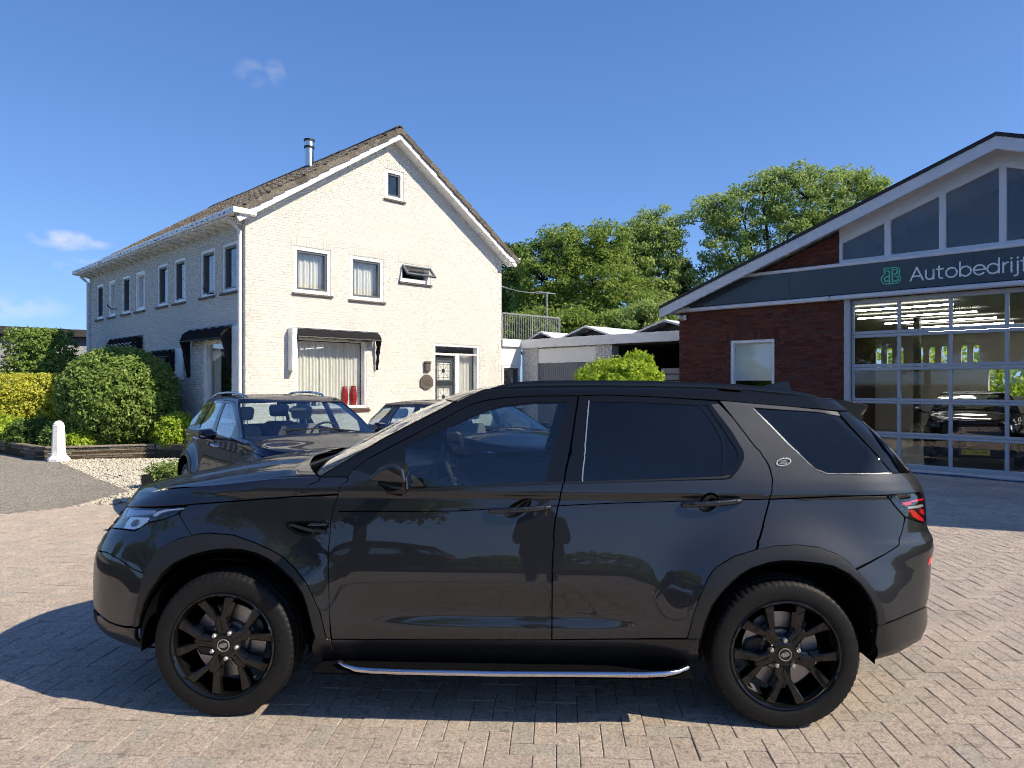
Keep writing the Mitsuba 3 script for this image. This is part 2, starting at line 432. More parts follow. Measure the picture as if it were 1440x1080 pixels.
# soldier courses above the openings
lint = {k: rect(v[0] - .06, v[1] + .06, v[3], v[3] + .20) for k, v in g_open.items() if k in ('w1', 'w2', 'w3', 'w4')}
s_open = [(10.881, 10.169), (9.622, 8.956), (8.317, 7.577), (7.096, 6.344), (5.37, 4.611), (4.166, 3.393), (2.438, 1.62), (1.19, .39)]
s_open = [(b, a, 3.735, 4.865) for a, b in s_open]
s_low = {'shop': (.646, 2.28, .75, 2.70), 'mid': (4.07, 5.42, 1.55, 2.46), 'far': (6.489, 9.094, 1.3, 2.93)}
side = rect(0, SL, 0, EZ)
s_reg = side.difference(unary_union([rect(*v) for v in s_open] + [rect(*v) for v in s_low.values()]))
obj(H + '__wall', merge([GA.slab(g_reg, -.28, 0), GA.slab(rect(0, GW, 0, EZ), -SL - .0, -SL + .2)]), 'm_white_mortar')
obj(H + '__wall', SI.slab(s_reg, -.28, -.002), 'm_white_mortar')
obj(H + '__wall', SI.slab(rect(0, SL, 0, EZ), -GW, -GW + .25), 'm_white_mortar')
plinth = .45
_b = bricks(GA, g_reg.intersection(rect(0, GW, plinth, 9)).difference(unary_union(list(lint.values()))), seed=3)
def soldier(pl, r, seed):
    rng = np.random.default_rng(seed); x0, z0, x1, z1 = r.bounds; out = []
    n = round((x1 - x0) / .0625); w = (x1 - x0) / n
    for i in range(n):
        a, c, d, e, h = x0 + i * w + .005, x0 + (i + 1) * w - .005, z0 + .006, z1 - .006, .007 + rng.normal(0, .0015)
        v = np.array([(a, 0, d), (c, 0, d), (c, 0, e), (a, 0, e), (a + .003, h, d + .003), (c - .003, h, d + .003), (c - .003, h, e - .003), (a + .003, h, e - .003)])
        out.append((v @ pl.m[:3, :3].T + pl.m[:3, 3], BRICK_F, (rng.random(), rng.random())))
    return out
for i, r in enumerate(lint.values()): _b += soldier(GA, r, i)
_sb = bricks(SI, s_reg.intersection(rect(0, SL, plinth, 9)), seed=5)
_sc = seen(_b, lambda q: q[1] > 545) + [0] * len(_sb)
pieces(H, 'brick', 'bricks', _b + _sb, 'm_white_brick', _sc)
obj(H + '__plinth', merge([GA.bx(-.012, 5.2, -.1, .014, 0, plinth - .01), SI.bx(-.012, SL, -.1, .014, 0, plinth - .01)]), 'm_sign')

# windows of the gable
for i, k in enumerate(('w1', 'w2', 'w3')):
    window(H + '__window', GA, *g_open[k], fr=.085, curtain=(k != 'w3'), seed=i, cd=.12)
# the small top-hung window, its sash swung open
t0, t1, z0, z1 = g_open['w4']
w = numbered(H + '__window')
o, i_ = rect(t0, t1, z0, z1), rect(t0 + .08, t1 - .08, z0 + .10, z1 - .04)
obj(w + '__frame', GA.slab(o.difference(i_), -.16, -.012), 'm_white')
obj(w + '__sill', GA.bx(t0 - .04, t1 + .04, -.08, .055, z0 - .055, z0 - .004, .006), 'm_sill')
obj(w + '__reveal', GA.slab(o, -.9, -.88), 'm_room')
hinge = GA.at(0, .03, z1 - .05)
def swing(mesh, ang=-42):
    m = mesh.copy(); m.apply_transform(trimesh.transformations.rotation_matrix(math.radians(ang), GA.d, hinge)); return m
sr = rect(t0 + .05, t1 - .01, z0 + .08, z1 - .05)
obj(w + '__sash', swing(GA.slab(sr.difference(sr.buffer(-.055, join_style=2)), .0, .045)), 'm_grey_frame')
b_ = sr.buffer(-.05, join_style=2).bounds
obj(w + '__pane', swing(GA.put(sheet(b_[0], b_[2], .022, b_[1], b_[3]))), 'm_window')
tag(w, 'small open top-hung window')

# the big ground floor window with its folded dutch awning
t0, t1, z0, z1 = g_open['big']
window(H + '__window', GA, t0, t1, z0, z1, depth=.12, fr=.06, sash=None, seed=7, cd=.10)
obj(H + '__window_ledge', GA.bx(t0 - .06, t1 + .08, -.1, .06, z0 - .09, z0 - .058, .005), 'm_red_brick')
for x, h, r in ((2.62, .46, .085), (2.87, .47, .092)):
    pr = np.array([(.0, 0), (r * .75, 0), (r * .95, h * .25), (r, h * .55), (r * .8, h * .85), (r * .62, h * .93), (r * .7, h), (0.001, h)])
    v = trimesh.creation.revolve(pr, sections=24); v.apply_translation(GA.at(x, -.19, z0 + .065))
    k = obj('vase', v, 'm_red_vase', smooth=30)
    tag(k, ('left' if x < 2.7 else 'right') + ' one of the two red vases in the big window of the white house', 'vase')
rp = np.random.default_rng(2)
for x in (1.62, 1.78):
    ms = [trimesh.creation.cylinder(.05, .09, sections=12, transform=trimesh.transformations.translation_matrix(GA.at(x, -.19, z0 + .11)))]
    for q in range(14):
        a = rp.uniform(0, 6.28); e = np.array([math.cos(a) * .08, math.sin(a) * .05, rp.uniform(.08, .2)])
        ms.append(tube([GA.at(x, -.19, z0 + .15), GA.at(x, -.19, z0 + .15) + e * .6 + (0, 0, .03), GA.at(x, -.19, z0 + .15) + e], [.006, .012, .002], 4))
    k = obj('pot_plant', merge(ms), 'm_dark'); tag(k, ('left' if x < 1.7 else 'right') + ' little dark potted plant on the big window sill of the white house', 'plant')

def awning(pl, t0, t1, z1, out, drop, sheetmat='m_cloth', mid=0.3):
    """A dutch awning folded up over a window: head box, side arms, creased cloth and side flaps."""
    a = numbered(H + '__awning')
    obj(a + '__head_rail', pl.bx(t0 - .02, t1 + .02, .012, .10, z1 - .02, z1 + .05, .008), 'm_grey_frame')
    n, rows = 44, 8
    V = []
    rng = np.random.default_rng(5)
    ph = rng.uniform(0, 6, rows)
    for r in range(rows):
        f = r / (rows - 1)
        for i in range(n):
            t = t0 + (t1 - t0) * i / (n - 1)
            y = .10 + out * math.sin(f * 1.57) + .012 * math.sin(r * 2.4)
            z = z1 + .03 - mid * f ** 1.3 - .022 * math.sin(t * 2.3 + ph[r]) * f - .035 * math.sin(math.pi * i / (n - 1)) * f + .014 * math.sin(t * 14 + r)
            V.append(pl.at(t, y, z))
    F = [q for r in range(rows - 1) for i in range(n - 1) for q in _q(r * n + i, r * n + i + 1, (r + 1) * n + i + 1, (r + 1) * n + i)]
    obj(a + '__cloth', trimesh.Trimesh(np.array(V), np.array(F), process=False), sheetmat, smooth=50)
    for tt in (t0, t1):
        m, k = [], 12
        V = []
        for r in range(k):
            f = r / (k - 1)
            for c in range(6):
                g = c / 5
                y = .02 + (out + .08 - .02) * g * (1 - .65 * f) + .01
                z = z1 + .02 - drop * f - (mid * g) * (1 - f) * .8
                V.append(pl.at(tt + .018 * math.sin(r * 1.9 + c * 2.3) * (0.3 + f), y, z))
        F = [q for r in range(k - 1) for c in range(5) for q in _q(r * 6 + c, r * 6 + c + 1, (r + 1) * 6 + c + 1, (r + 1) * 6 + c)]
        obj(a + '__side_flap', trimesh.Trimesh(np.array(V), np.array(F), process=False), sheetmat, smooth=50)
    obj(a + '__front_bar', tube([pl.at(t0, .10 + out, z1 + .03 - mid), pl.at(t1, .10 + out, z1 + .03 - mid)], .018, 8), 'm_dark')
    for tt in (t0, t1):
        obj(a + '__arm', tube([pl.at(tt, .03, z1 - drop * .92), pl.at(tt, .10 + out, z1 + .03 - mid)], .011, 6), 'm_dark')
    return a
awning(GA, 1.13, 3.40, 2.90, .16, .92, mid=.20)
obj(H + '__awning_guide', GA.bx(1.00, 1.125, .012, .22, 1.95, 2.93, .006), 'm_white')

# front door, its side light and transom
D = H + '__door_set'
t0, t1, z0, z1 = g_open['door']
open_ = [rect(5.35, 6.075, .22, 2.44), rect(6.22, 6.90, .75, 2.46), rect(5.35, 6.90, 2.50, 2.69)]
obj(D + '__frame', GA.slab(rect(t0, t1, z0, z1).difference(unary_union(open_)), -.17, -.012), 'm_white')
leaf = rect(5.36, 6.065, .23, 2.43)
panes = [rect(5.47, 5.96, 1.75, 2.27), rect(5.47, 5.96, 1.02, 1.56)]
obj(D + '__leaf', merge([GA.slab(leaf.difference(unary_union(panes)), -.13, -.085), GA.slab(rect(5.47, 5.96, .38, .80), -.088, -.075)]), 'm_door')
for p_ in panes:
    x0, y0, x1, y1 = p_.bounds
    q = numbered(D + '__leaf__glass')
    scene[q] = mikit.ply(GA.bx(x0, x1, -.115, -.105, y0, y1), 'm_curtain')
    cx, cy = (x0 + x1) / 2, (y0 + y1) / 2
    L = [tube([GA.at(x, -.102, y) for x, y in seg], .006, 4) for seg in (
        [(x0, cy), (x1, cy)], [(cx, y0), (cx, y1)], [(x0 + .08, y0), (x0 + .08, y1)], [(x1 - .08, y0), (x1 - .08, y1)], [(x0, y0 + .08), (x1, y0 + .08)], [(x0, y1 - .08), (x1, y1 - .08)],
        [(cx - .14, cy - .15), (cx + .14, cy + .15)], [(cx - .14, cy + .15), (cx + .14, cy - .15)])]
    L.append(GA.slab(sg.Point(cx, cy).buffer(.055, 4), -.104, -.098))
    obj(D + '__leaf__leading', merge(L), 'm_dark')
    obj(D + '__leaf__beading', GA.slab(p_.buffer(.03, join_style=2).difference(p_.buffer(-.012, join_style=2)), -.085, -.072), 'm_grey_frame')
obj(D + '__leaf__letter_slot', GA.bx(5.55, 5.88, -.085, -.070, .86, .95, .004), 'm_white')
_k = trimesh.creation.icosphere(2, .035); _k.apply_translation(GA.at(5.42, -.05, 1.18)); obj(D + '__leaf__knob', _k, 'm_white', smooth=True)
obj(D + '__side_pane', GA.put(sheet(6.22, 6.90, -.11, .75, 2.46)), 'm_window')
obj(D + '__curtain', GA.put(drape(6.18, 6.94, .5, 2.5, -.26, 4)), 'm_curtain', smooth=True)
obj(D + '__transom_pane', GA.put(sheet(5.35, 6.90, -.11, 2.50, 2.69)), 'm_window')
obj(D + '__hall', merge([GA.bx(t0, t1, -1.4, -1.38, z0, z1), GA.bx(t0 - .03, t0, -1.4, -.17, z0, z1), GA.bx(t1, t1 + .03, -1.4, -.17, z0, z1), GA.bx(t0, t1, -1.4, -.17, z1, z1 + .02)]), 'm_room')
obj(D + '__step', GA.bx(t0 - .2, t1 + .2, .02, .9, 0, .17, .01), 'm_block')
_m = [GA.bx(4.94, 5.13, .012, .09, 1.98, 2.20, .02), GA.bx(4.93, 5.14, .012, .11, 2.19, 2.26, .02)]
k = obj('mailbox', merge(_m), 'm_sill'); tag(k, 'small brown letter box on the white wall left of the front door', 'letter box')
pl_ = affinity.scale(sg.box(4.84, 1.60, 5.20, 1.76).union(sg.Point(5.02, 1.70).buffer(.17)), 1, 1).buffer(.03)
rr = np.random.default_rng(3)
_m = [GA.slab(pl_, .012, .05)] + [GA.put(bbox(x, x + rr.uniform(.03, .07), .045, .066, z, z + rr.uniform(.02, .06), .006)) for x, z in zip(rr.uniform(4.86, 5.12, 26), rr.uniform(1.60, 1.78, 26))]
k = obj('wall_plaque', merge(_m), 'm_sill'); tag(k, 'rounded brown stone plaque with raised relief on the white wall below the letter box', 'plaque')

# windows of the long side
for i, (a, b, c, d) in enumerate(s_open):
    far = i < 4
    window(H + '__window', SI, a, b, c, d, fr=.075, inner=.045, sash=('m_white' if far and i % 2 else 'm_grey_frame'), curtain=(i in (1, 3)), seed=20 + i, depth=.11)
t0, t1, z0, z1 = s_low['shop']
window(H + '__window', SI, t0, t1, z0, z1, depth=.12, fr=.06, sash='m_white', inner=.03, seed=31, curtain=False)
obj(H + '__shop_curtain', SI.put(drape(t1 - .5, t1, z0, z1, -.25, 5)), 'm_curtain', smooth=True)
awning(SI, .62, 3.0, 2.93, .18, 1.15, mid=.28)
obj(H + '__awning_guide', SI.bx(.20, .58, .012, .05, 1.25, 2.95, .004), 'm_white')
t0, t1, z0, z1 = s_low['mid']
window(H + '__window', SI, t0, t1, z0, z1, depth=.12, fr=.06, sash=None, seed=33, curtain=True)
awning(SI, t0 - .05, t1 + .05, 2.50, .12, .55, mid=.18)
obj(H + '__awning_guide', SI.bx(3.45, 3.98, .012, .04, 1.75, 2.55, .004), 'm_white')
t0, t1, z0, z1 = s_low['far']
window(H + '__window', SI, t0, t1, z0, z1, depth=.12, fr=.06, sash=None, seed=35, curtain=True)
a_ = awning(SI, t0, t1, 2.98, .14, .40, mid=.30)
rr = np.random.default_rng(8)
_m = [SI.put(bbox(t0 + .12 + i * .17, t0 + .12 + i * .17 + .09, .27, .285, 2.80 - j * .09 - .03 * (i % 2), 2.83 - j * .09 - .03 * (i % 2), .003)) for i in range(14) for j in range(2)]
obj(a_ + '__trim', merge(_m), 'm_white')

# roof: two tiled slopes, verge tiles, ridge, bargeboards, gutter
def slope_frame(sign):
    """Origin at the eave of the gable end, x along the ridge away from the gable, y up the slope, z out."""
    run, rise = GW / 2 + .38, (GW / 2 + .38) * (AZ - EZ) / (GW / 2)
    L = math.hypot(run, rise); top = GA.at(GW / 2, 0, AZ + .14)
    across = GA.d * (1 if sign < 0 else -1)
    up = (across * run + np.array([0, 0, rise])) / L
    o = top - up * L + GA.n * .30
    x = -GA.n
    return o, x, up, L
def tile_mesh(w, l, th=.02):
    xs = np.array([0, .03, .10, .17, .235, .27, .30]) / .30 * w
    zs = np.array([.012, .034, .012, .006, .012, .030, .012])
    n = len(xs)
    V = [(x, y, z + dz) for y, dz in ((-.05, .038), (l, .012)) for x, z in zip(xs, zs)] + [(x, -.05, z + .038 - th) for x, z in zip(xs, zs)]
    F = [t for i in range(n - 1) for t in _q(i, i + 1, n + i + 1, n + i)] + [t for i in range(n - 1) for t in _q(2 * n + i, 2 * n + i + 1, i + 1, i)]
    return np.array(V), np.array(F)
TV, TF = tile_mesh(.298, .345)
G, S = [], []
rng = np.random.default_rng(12)
for sign in (-1, 1):
    o, x, up, L = slope_frame(sign)
    nrm = np.cross(x, up); nrm = nrm if nrm[2] > 0 else -nrm
    rows, cols = int(L / .335), int((SL + .55) / .30)
    if sign < 0: roofL = (o, x, up, L, nrm)
    else: roofR = (o, x, up, L, nrm)
    for r in range(rows):
        for c in range(cols):
            dx, dy, dz, tw = rng.normal(0, .004), rng.normal(0, .006), rng.normal(0, .004), rng.normal(0, .012)
            v = TV.copy(); v[:, 2] += tw * (v[:, 0] - .15)
            p = o + np.outer(v[:, 0] + c * .30 + dx, x) + np.outer(v[:, 1] + r * .335 + dy, up) + np.outer(v[:, 2] + dz, nrm)
            G.append((p, TF, (rng.random(), rng.random())))
            q = project(p.mean(0)); S.append(1 / np.linalg.norm(p.mean(0)) if sign < 0 and q[0] > 100 else 0)
pieces(H + '__roof', 'tile', 'tiles', G, 'm_tile', S)
# under the tiles and the rafters' ends
roof_slabs = []
for o, x, up, L, nrm in (roofL, roofR):
    V = [o + x * a + up * b + nrm * c for a in (.06, SL + .5) for b in (.05, L - .03) for c in (-.10, -.01)]
    roof_slabs.append(hull(V))
obj(H + '__roof', merge(roof_slabs), 'm_dark')
for o, x, up, L, nrm in (roofL, roofR):       # bargeboards and verge tiles
    V = [o + x * a + up * b + nrm * c for a in (-.03, .02) for b in (-.02, L - .005) for c in (-.215, -.035)]
    obj(H + '__roof__bargeboard', hull(V), 'm_white')
    V = [o + x * a + up * b + nrm * c for a in (.02, .30) for b in (.02, L) for c in (-.20, -.18)]
    obj(H + '__roof__soffit', hull(V), 'm_white')
    for k in range(int(L / .335) + 1):
        b0, b1 = k * .335 - .04, min((k + 1) * .335 - .025, L)
        if b1 - b0 < .1: continue
        rn = rng.normal(0, .006)
        ms = [hull([o + x * a + up * b + nrm * (c + (.034 if b == b0 else .010) + rn) for a in (-.075, -.045) for b in (b0, b1) for c in (-.115, .012)]),
              hull([o + x * a + up * b + nrm * (c + (.034 if b == b0 else .010) + rn) for a in (-.075, .16) for b in (b0, b1) for c in (-.008, .014)])]
        m = merge(ms); obj(H + '__roof__verge_tile', m, 'm_tile', uv=np.tile((rng.random(), rng.random()), (len(m.vertices), 1)))
top = GA.at(GW / 2, 0, AZ + .14)
for k in range(int((SL + .5) / .38)):
    a = np.linspace(-.15, np.pi + .15, 9); r = .125 + rng.normal(0, .004)
    V = [top + GA.n * (.33 - k * .38 - y) + GA.d * (r * sc * math.cos(t)) + np.array([0, 0, r * sc * math.sin(t) - .035]) for y, sc in ((0, 1.0), (.40, .90)) for t in a]
    V += [top + GA.n * (.33 - k * .38) + GA.d * (r * .82 * math.cos(t)) + np.array([0, 0, r * .82 * math.sin(t) - .035]) for t in a]
    F = [q for i in range(8) for q in _q(i, i + 1, 9 + i + 1, 9 + i)] + [q for i in range(8) for q in _q(18 + i, 18 + i + 1, i + 1, i)]
    m = trimesh.Trimesh(np.array(V), np.array(F), process=False)
    obj(H + '__roof__ridge_tile', m, 'm_tile', uv=np.tile((rng.random(), rng.random()), (len(V), 1)))
# box gutters, one at each eave
obj(H + '__gutter', merge([SI.bx(-.40, SL + .30, .22, .45, EZ - .145, EZ - .015, .012), SI.bx(-.40, -.27, -.08, .23, EZ - .14, EZ - .02, .01)]), 'm_white')
obj(H + '__gutter', merge([GA.put(bbox(GW + .20, GW + .45, -SL, .36, EZ - .145, EZ - .015, .012)), GA.put(bbox(GW - .02, GW + .21, .20, .36, EZ - .17, EZ - .03, .012))]), 'm_white')
obj(H + '__eaves_board', SI.bx(-.02, SL + .2, .004, .40, EZ - .175, EZ - .155), 'm_white')
for k in range(26):
    t = .15 + k * .455
    obj(H + '__eaves_bracket', SI.put(hull([(t + a, y, z) for a in (0, .07) for y, z in ((.004, EZ - .178), (.34, EZ - .178), (.34, EZ - .20), (.004, EZ - .28))])), 'm_white')
for t in (.12, SL - .08):
    obj(H + '__downpipe', tube([SI.at(t, .30, EZ - .14), SI.at(t, .27, EZ - .24), SI.at(t, .07, EZ - .42), SI.at(t, .07, 2.5), SI.at(t, .07, .05)], .045, 12), 'm_white', smooth=50)
# flue
fl = GA.at(GW / 2 - .95, -2.55, 0)
def cyl(c, r0, z0, z1, sec=20):
    m = trimesh.creation.cylinder(r0, z1 - z0, sections=sec); m.apply_translation((c[0], c[1], (z0 + z1) / 2)); return m
FZ = 7.18
obj(H + '__flue', merge([cyl(fl, .115, FZ, FZ + 1.0), cyl(fl, .20, FZ + .02, FZ + .18), cyl(fl, .125, FZ + .97, FZ + 1.12)]), 'm_steel', smooth=40)
obj(H + '__flue__band', merge([cyl(fl, .130, FZ + .38, FZ + .43), cyl(fl, .142, FZ + .93, FZ + .98), cyl(fl, .148, FZ + 1.12, FZ + 1.17)]), 'm_dark', smooth=40)
for t, z in ((8.8, 3.95), (1.62, 3.78)):
    obj(H + '__flag_holder', tube([SI.at(t, .02, z), SI.at(t - .02, .16, z - .03), SI.at(t - .05, .28, z + .10)], .018, 6), 'm_dark')

# ---------------------------------------------------------------- the brick garage with its glazed door
GG = Plane((4.0, 17.0), (.711, -.703))
B = 'garage_building'
tag(B, 'dark red brick garage with white gable trim, sign band and glazed sectional door', 'garage')
APX, APZ, EVZ, GWID = 6.44, 5.70, 3.34, 12.88
def roof_z(t): return APZ - abs(t - APX) * (APZ - EVZ) / APX
DX0, DX1, DZ1 = 3.85, 8.32, 3.33
win = (1.318, 2.342, 1.30, 2.622)
face = sg.Polygon([(0, 0), (GWID, 0), (GWID, EVZ), (APX, APZ), (0, EVZ)])
tri = sg.Polygon([(3.70, 4.07), (GWID - 3.70, 4.07), (GWID - 3.70, roof_z(3.70) + .09), (APX, APZ + .09), (3.70, roof_z(3.70) + .09)])
face = face.difference(unary_union([rect(DX0, DX1, 0, DZ1), rect(*win), tri]))
obj(B + '__wall', GG.slab(face, -.25, 0), 'm_red_mortar')
DEP = 13.0
wl = Plane((4.0, 17.0), -GG.n[:2], -1)         # the left flank, running away from the picture
flank_open = [rect(1.6 + i * 1.05, 1.6 + i * 1.05 + .34, 1.15, 2.25) for i in range(9)]
obj(B + '__wall', wl.slab(rect(.26, DEP, 0, EVZ).difference(unary_union(flank_open)), -.25, 0), 'm_red_mortar')
back = Plane(GG.at(0, -DEP, 0)[:2], GG.d[:2])
back_open = [rect(x, x + .20, 2.2, 2.95) for x in (.25, .62, .99, 1.62, 1.99, 2.36, 2.95, 3.3)] + [rect(3.75, 5.6, 1.25, 2.12), rect(6.2, 8.0, 1.25, 2.12)]
obj(B + '__wall', back.slab(sg.Polygon([(0, 0), (GWID, 0), (GWID, EVZ), (APX, APZ), (0, EVZ)]).difference(unary_union(back_open)), -.2, 0), 'm_plaster')
obj(B + '__wall', GG.bx(GWID, GWID + .25, -DEP, 0, 0, EVZ), 'm_red_mortar')
_b = bricks(GG, face.intersection(unary_union([rect(0, DX0, 0, 6), rect(DX1, GWID, 0, 6)])).difference(rect(win[0] - .1, win[1] + .1, win[3], win[3] + .22)), seed=21, proud=.007)
_b += soldier(GG, rect(win[0] - .1, win[1] + .1, win[3] + .005, win[3] + .215), 9)
pieces(B, 'brick', 'bricks', _b, 'm_red_brick', seen(_b, lambda q: q[1] > 550))
w = window(B + '__window', GG, win[0], win[1], win[2], win[3], depth=.07, fr=.065, sash=None, curtain=False, back='m_room')
obj(w + '__roller_blind', GG.bx(win[0] + .07, win[1] - .07, -.125, -.12, 1.72, win[3] - .06), 'm_curtain')
# the floor, ceiling and lamps inside
obj(B + '__floor', GG.bx(.2, GWID - .0, -DEP, -.02, -.04, .012), 'm_floor')
obj(B + '__ceiling', GG.bx(.02, GWID, -DEP + .2, -.3, 3.42, 3.46), 'm_plaster')
for i in range(5):
    for j in range(2):
        y = -2.2 - i * 2.1; t = 2.6 + j * 4.6
        m = GG.bx(t, t + 2.6, y - .03, y + .03, 3.30, 3.335)
        k = numbered(B + '__ceiling_lamp'); scene[k] = {**mikit.ply(m, 'm_white'), 'emitter': {'type': 'area', 'radiance': rgb(2.8, 2.7, 2.4)}}
for i in range(3):
    obj(B + '__post', GG.bx(3.4 + i * 3, 3.55 + i * 3, -6.2, -6.05, 0, 3.4), 'm_dark')
obj('office_desk', merge([GG.bx(6.6, 8.6, -9.2, -8.4, .70, .76, .01), GG.bx(6.65, 6.72, -9.15, -8.45, 0, .70), GG.bx(8.48, 8.55, -9.15, -8.45, 0, .70), GG.bx(6.7, 8.5, -9.1, -9.06, .25, .70)]), 'm_dark')
tag('office_desk', 'dark office desk deep inside the glazed garage showroom', 'desk')
obj('office_cabinet', merge([GG.bx(5.2, 6.3, -10.6, -10.1, .02, 1.45, .01), GG.bx(5.25, 5.74, -10.1, -10.085, .06, 1.41, .004), GG.bx(5.76, 6.25, -10.1, -10.085, .06, 1.41, .004)]), 'm_dark')
tag('office_cabinet', 'dark two door cabinet against the back of the garage showroom', 'cabinet')

# sectional door
dr_ = B + '__sectional_door'
rails = [(.005, .115), (.61, .715), (1.265, 1.365), (1.915, 2.04), (2.565, 2.69), (3.24, 3.33)]
for z0, z1 in rails:
    mid = (z0 + z1) / 2
    obj(dr_ + '__rail', merge([GG.bx(DX0 + .06, DX1 - .06, -.14, -.065, z0, mid - .003, .004), GG.bx(DX0 + .06, DX1 - .06, -.14, -.065, mid + .003, z1, .004)]) if z0 > .1 and z1 < 3.3 else GG.bx(DX0 + .06, DX1 - .06, -.14, -.065, z0, z1, .004), 'm_alu')
cols = [DX0 + .06 + k * .867 for k in range(6)]
for r in range(5):
    z0, z1 = rails[r][1], rails[r + 1][0]
    for k, x in enumerate(cols):
        if k < 5: obj(dr_ + '__pane', GG.put(sheet(x + .02, x + .85, -.10, z0 - .01, z1 + .01)), 'm_door_glass')
        wd = .045 if k in (0, 5) else .03
        obj(dr_ + '__mullion', GG.bx(max(x - wd, DX0 + .061), min(x + wd, DX1 - .061), -.135, -.07, z0, z1, .004), 'm_alu')
obj(dr_ + '__frame', merge([GG.bx(DX0 - .055, DX0 + .058, -.06, .03, 0, DZ1, .006), GG.bx(DX1 - .058, DX1 + .055, -.06, .03, 0, DZ1, .006)]), 'm_alu')
obj(dr_ + '__threshold', GG.bx(DX0 - .3, DX1 + .3, .01, .42, -.02, .035, .006), 'm_kerb')
txt = meshkit.text_mesh('Boer', .105, .002)
txt.apply_transform(np.array([[1, 0, 0, 5.69], [0, 0, -1, -.092], [0, 1, 0, 2.99], [0, 0, 0, 1.0]]))
obj(dr_ + '__lettering', GG.put(txt), 'm_black')
# hose lying on the threshold
hp = [GG.at(t, .50 + .06 * math.sin(t * 2.1) + .05 * math.sin(t * 5), .045 if t < 3.4 else .025) for t in np.linspace(4.4, 8.0, 40)]
k = obj('hose', tube(hp, .012, 6), 'm_hose', smooth=60); tag(k, 'thin blue hose lying along the foot of the glazed garage door', 'hose')

# sign band with its mouldings and lettering
band = sg.Polygon([(-.05, 3.42), (GWID + .05, 3.42), (GWID + .05, 4.03), (GWID, 4.03), (1.72, 4.03), (-.05, 3.42)])
sb = sg.Polygon([(.03, 3.445), (GWID - .03, 3.445), (GWID - 1.62, 3.995), (1.62, 3.995)])
S_ = B + '__sign_band'
obj(S_ + '__panel', GG.slab(sb, .02, .10), 'm_sign')
for t in (2.72, 6.05):
    obj(S_ + '__joint', GG.bx(t, t + .006, .10, .1015, 3.45, 3.99), 'm_black')
obj(S_ + '__moulding', merge([GG.bx(-.02, 3.55, .02, .15, 3.335, 3.425, .02), GG.bx(3.556, 8.6, .02, .15, 3.335, 3.425, .02), GG.bx(8.606, GWID, .02, .15, 3.335, 3.425, .02)]), 'm_trim')
obj(S_ + '__moulding', GG.bx(1.66, GWID - 1.66, .02, .13, 4.0, 4.07, .008), 'm_trim')

def stroke(lines, w):
    return unary_union([sg.LineString(l).buffer(w / 2, 6) for l in lines])
def arc(cx, cz, rx, rz, a0, a1, n=16):
    return [(cx + rx * math.cos(math.radians(a0 + (a1 - a0) * i / n)), cz + rz * math.sin(math.radians(a0 + (a1 - a0) * i / n))) for i in range(n + 1)]
def letters():
    """Light geometric lettering, x height 1, capitals 1.42; returns [(polygon, advance)]."""
    s_, X, A = .16, 1.0, 1.42
    g = {'A': ([[(0, 0), (.62, A), (1.24, 0)], [(.26, .46), (.98, .46)]], 1.30), 'u': ([[(.1, X), (.1, .42)] + arc(.47, .40, .37, .40, 180, 360) + [(.84, X)], [(.84, X), (.84, 0)]], 1.02),
         't': ([[(.25, 1.32), (.25, .28)] + arc(.48, .24, .23, .24, 180, 290), [(0, X), (.62, X)]], .76), 'o': ([arc(.54, .5, .5, .5, 0, 360, 32)], 1.14),
         'b': ([[(.08, 1.5), (.08, 0)], arc(.58, .5, .5, .5, 0, 360, 32)], 1.18), 'e': ([arc(.54, .5, .5, .5, 0, 318, 32), [(.04, .52), (1.04, .52)]], 1.12),
         'd': ([arc(.52, .5, .5, .5, 0, 360, 32), [(1.02, 1.5), (1.02, 0)]], 1.20), 'r': ([[(.08, X), (.08, 0)], arc(.53, .52, .45, .46, 180, 95)], .60), 'i': ([[(.08, X), (.08, 0)]], .28),
         'j': ([[(.22, X), (.22, -.22)] + arc(-.02, -.20, .24, .22, 0, -100)], .40), 'f': ([[(.22, 0), (.22, 1.18)] + arc(.47, 1.18, .25, .30, 180, 70), [(0, X), (.58, X)]], .68), ' ': ([], .5)}
    out, x = [], 0
    for ch in 'Autobedrijf':
        L, adv = g[ch]
        parts = [affinity.translate(stroke(L, s_), x, 0)] if L else []
        if ch in 'ij': parts.append(sg.Point(x + (.08 if ch == 'i' else .22), 1.36).buffer(.10))
        out += parts; x += adv + .10
    return unary_union(out), x
poly, wid = letters()
sc = (6.88 - 5.03) / wid
poly = affinity.translate(affinity.scale(poly, sc, sc, origin=(0, 0)), 5.03, 3.585)
obj(S_ + '__lettering', GG.slab(poly, .10, .108), 'm_sign_white')
# the round cornered emblem: outlined figures back to back
a_o = sg.box(4.60, 3.575, 4.685, 3.865).union(sg.Point(4.615, 3.665).buffer(.09)).union(sg.box(4.575, 3.80, 4.685, 3.865).buffer(.0))
b_o = sg.box(4.70, 3.575, 4.76, 3.865).union(sg.Point(4.775, 3.655).buffer(.08)).union(sg.Point(4.765, 3.79).buffer(.075))
eo = a_o.union(b_o).buffer(.03).buffer(-.03).buffer(.016, 6)
em = eo.difference(eo.buffer(-.020))
inner = [arc(4.618, 3.665, .045, .045, 80, 280, 12), [(4.625, 3.709), (4.665, 3.709)], [(4.625, 3.621), (4.665, 3.621)], [(4.665, 3.60), (4.665, 3.80), (4.64, 3.825), (4.59, 3.825)],
         [(4.715, 3.60), (4.715, 3.84)], arc(4.775, 3.657, .045, .045, 270, 450, 12), [(4.715, 3.612), (4.775, 3.612)], [(4.75, 3.702), (4.775, 3.702)], arc(4.765, 3.787, .042, .042, 270, 450, 12), [(4.715, 3.829), (4.765, 3.829)], [(4.75, 3.745), (4.765, 3.745)]]
